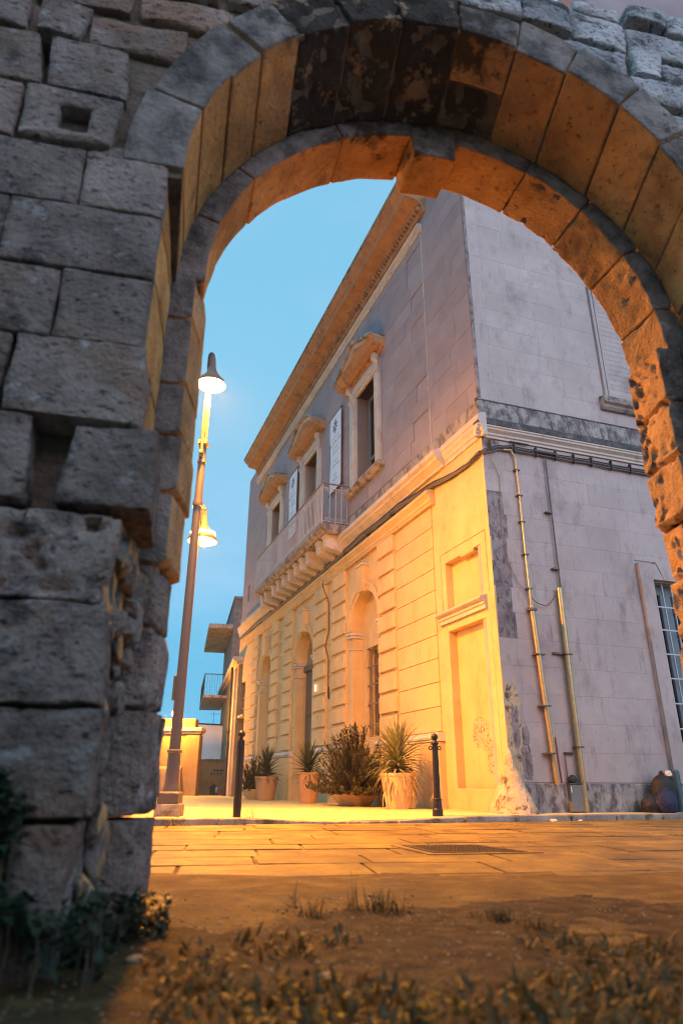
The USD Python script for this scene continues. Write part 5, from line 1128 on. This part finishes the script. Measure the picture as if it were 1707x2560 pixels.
rgd = random.Random(77)
def cover_pts(n, zone):
    out = []
    while len(out) < n:
        y = rgd.uniform(1.62, 2.9); x = rgd.uniform(-.52 * y, .56 * y)
        d = meshkit.fbm(np.array([[x * 2.4, y * 2.4, 0]]), 3, 9)[0]
        if zone(x, y) * .9 + (d - .5) * 2.6 > rgd.random(): out.append(np.array([x, y, .006 + .020 * (meshkit.fbm(np.array([[x * 2.2, y * 2.2, 0.]]), 4, 15)[0] - .5)]))
    return out
zone1 = lambda x, y: (0.7 if y < 2.08 and x > -.42 else -.2) + (.55 if (x > .42 and y < 2.6) else 0)
lw1 = [leaf_blade(rgd.uniform(.022, .06), rgd.uniform(.012, .026), rgd.uniform(.0, 1.2), rgd.uniform(0, 6.28), .8, seg=3, fold=.2, base=p + [0, 0, rgd.uniform(-.004, .018)]) for p in cover_pts(1500, zone1)]
tag(obj('low_weeds', cat_(lw1), 'weed_leaf', smooth=True), 'low patchy brown green weeds over the soil in front', 'weeds', kind='stuff')
lw2 = [leaf_blade(rgd.uniform(.03, .085), rgd.uniform(.0025, .005), rgd.uniform(.2, 1.4), rgd.uniform(0, 6.28), 1., seg=4, fold=.2, base=p) for p in cover_pts(450, zone1)]
tag(obj('dry_stalks', cat_(lw2), 'dry_grass', smooth=True), 'thin dry grass stalks among the low weeds in front', 'dry grass', kind='stuff')
fl_ = []
for p in cover_pts(34, lambda x, y: .8 if y < 2.0 and -.2 < x < .42 else -.5):
    zz = rgd.uniform(.02, .055)
    for k in range(5): fl_.append(leaf_blade(rgd.uniform(.008, .015), .011, rgd.uniform(.1, .9), k * 1.2566 + p[0], .1, seg=2, fold=.1, base=p + [0, 0, zz]))
    fl_.append(tube([p, p + [0, 0, zz]], .001, 4))
tag(obj('yellow_flowers', cat_(fl_), 'yellow_petal', smooth=True), 'tiny yellow flowers among the low weeds in front', 'flowers', kind='stuff')
gr = []
for k in range(2600):
    y = rgd.uniform(.95, 3.6); x = rgd.uniform(-.6 * y, .6 * y); s = rgd.uniform(.002, .0065) * (1.7 if rgd.random() < .08 else 1)
    m = trimesh.creation.icosphere(0, s); m.apply_scale([rgd.uniform(.7, 1.4), rgd.uniform(.7, 1.4), .6]); ed = float(edge_y(x))
    m.apply_translation([x, y, (.006 + .020 * (meshkit.fbm(np.array([[x * 2.2, y * 2.2, 0.]]), 4, 15)[0] - .5) if y < ed - .15 else .004)]); gr.append(m)
tag(obj('gravel', cat_(gr), 'pebble'), 'scattered grit and little stones on the soil', 'gravel', kind='stuff')
for k, (x, y, s, lb) in enumerate([(-.60, 2.30, .022, 'pale stone in the blue shade beside the pier weeds'), (-.03, 2.12, .022, 'pale pebble on the soil left of centre'), (.86, 2.42, .016, 'white scrap of stone on the soil at right')]):
    t = thing('loose_stone', lb, 'stone', (x, y, .012)); m = rough(trimesh.creation.icosphere(3, s), s * .35, 30, k); m.apply_scale([1.4, 1, .55]); obj('stone', m, 'pebble', t)
tf = thing('kerb_litter', 'small pale litter scraps lying against the right kerb', 'litter', (2.95, 10.08, .0)); obj('scrap', lump(.05, .03, .018, 4, .4), 'paper_white', tf, smooth=False); q = lump(.03, .03, .012, 5, .4); q.apply_translation([.4, .1, 0]); obj('scrap', q, 'paper_white', tf, smooth=False)

# ------------------------------------------------------------------ the house row across the square (it shades the lower gateway and shows in the panes)
oh = thing('opposite_house', 'plain two storey pale house across the square, seen only mirrored in the panes', 'building', (0, -8.0, 0), 4)
rects = [(x, x + 1.1, z, z + zz) for x in (-12.5, -9.2, -5.6, -2.2, 1.4, 4.9, 8.3, 11.4) for z, zz in ((.0, 2.3), (3.7, 1.9))]
obj('wall', ext(sbox(-15, -.6, 15, 6.6).difference(unary_union([sbox(a, c - (.7 if c == 0 else 0), b, d) for a, b, c, d in rects])), -.4, 0), 'plaster', oh, smooth=20)
for a, b, c, d in rects:
    obj('shutter' if c else 'door', bx(a, b, -.3, -.22, c - (.6 if c == 0 else 0), d), 'door_wood', oh)
    obj('sill' if c else 'step', bx(a - .1, b + .1, -.05, .12, c - .12, c - .01, .01), 'trim', oh)
obj('cornice', extx([(-.1, 6.6), (.1, 6.6), (.3, 6.75), (.3, 6.9), (-.1, 6.95)], -15.1, 15.1), 'trim', oh)
obj('body', cat_([bx(-15, 15, -8, -.41, 6.3, 6.55), bx(-15, 15, -8.2, -8, -.6, 6.5), bx(-15, -14.8, -8, -.41, -.6, 6.5), bx(14.8, 15, -8, -.41, -.6, 6.5)]), 'plaster', oh)

# thin haze volume, added only to give the lamps a halo
LOOK['air'] = usdkit.material(stage, '/World/Looks/halo_haze', {'v': ('principled_volume', {'color': (.95, .93, .9), 'density': .0008, 'anisotropy': .2})}, [], volume='v.volume')
tag(obj('haze', bx(-122, 122, -122, 142, -2.2, 15.5), 'air', smooth=False), 'thin haze added for the halo around the lamps', 'haze', kind='stuff')
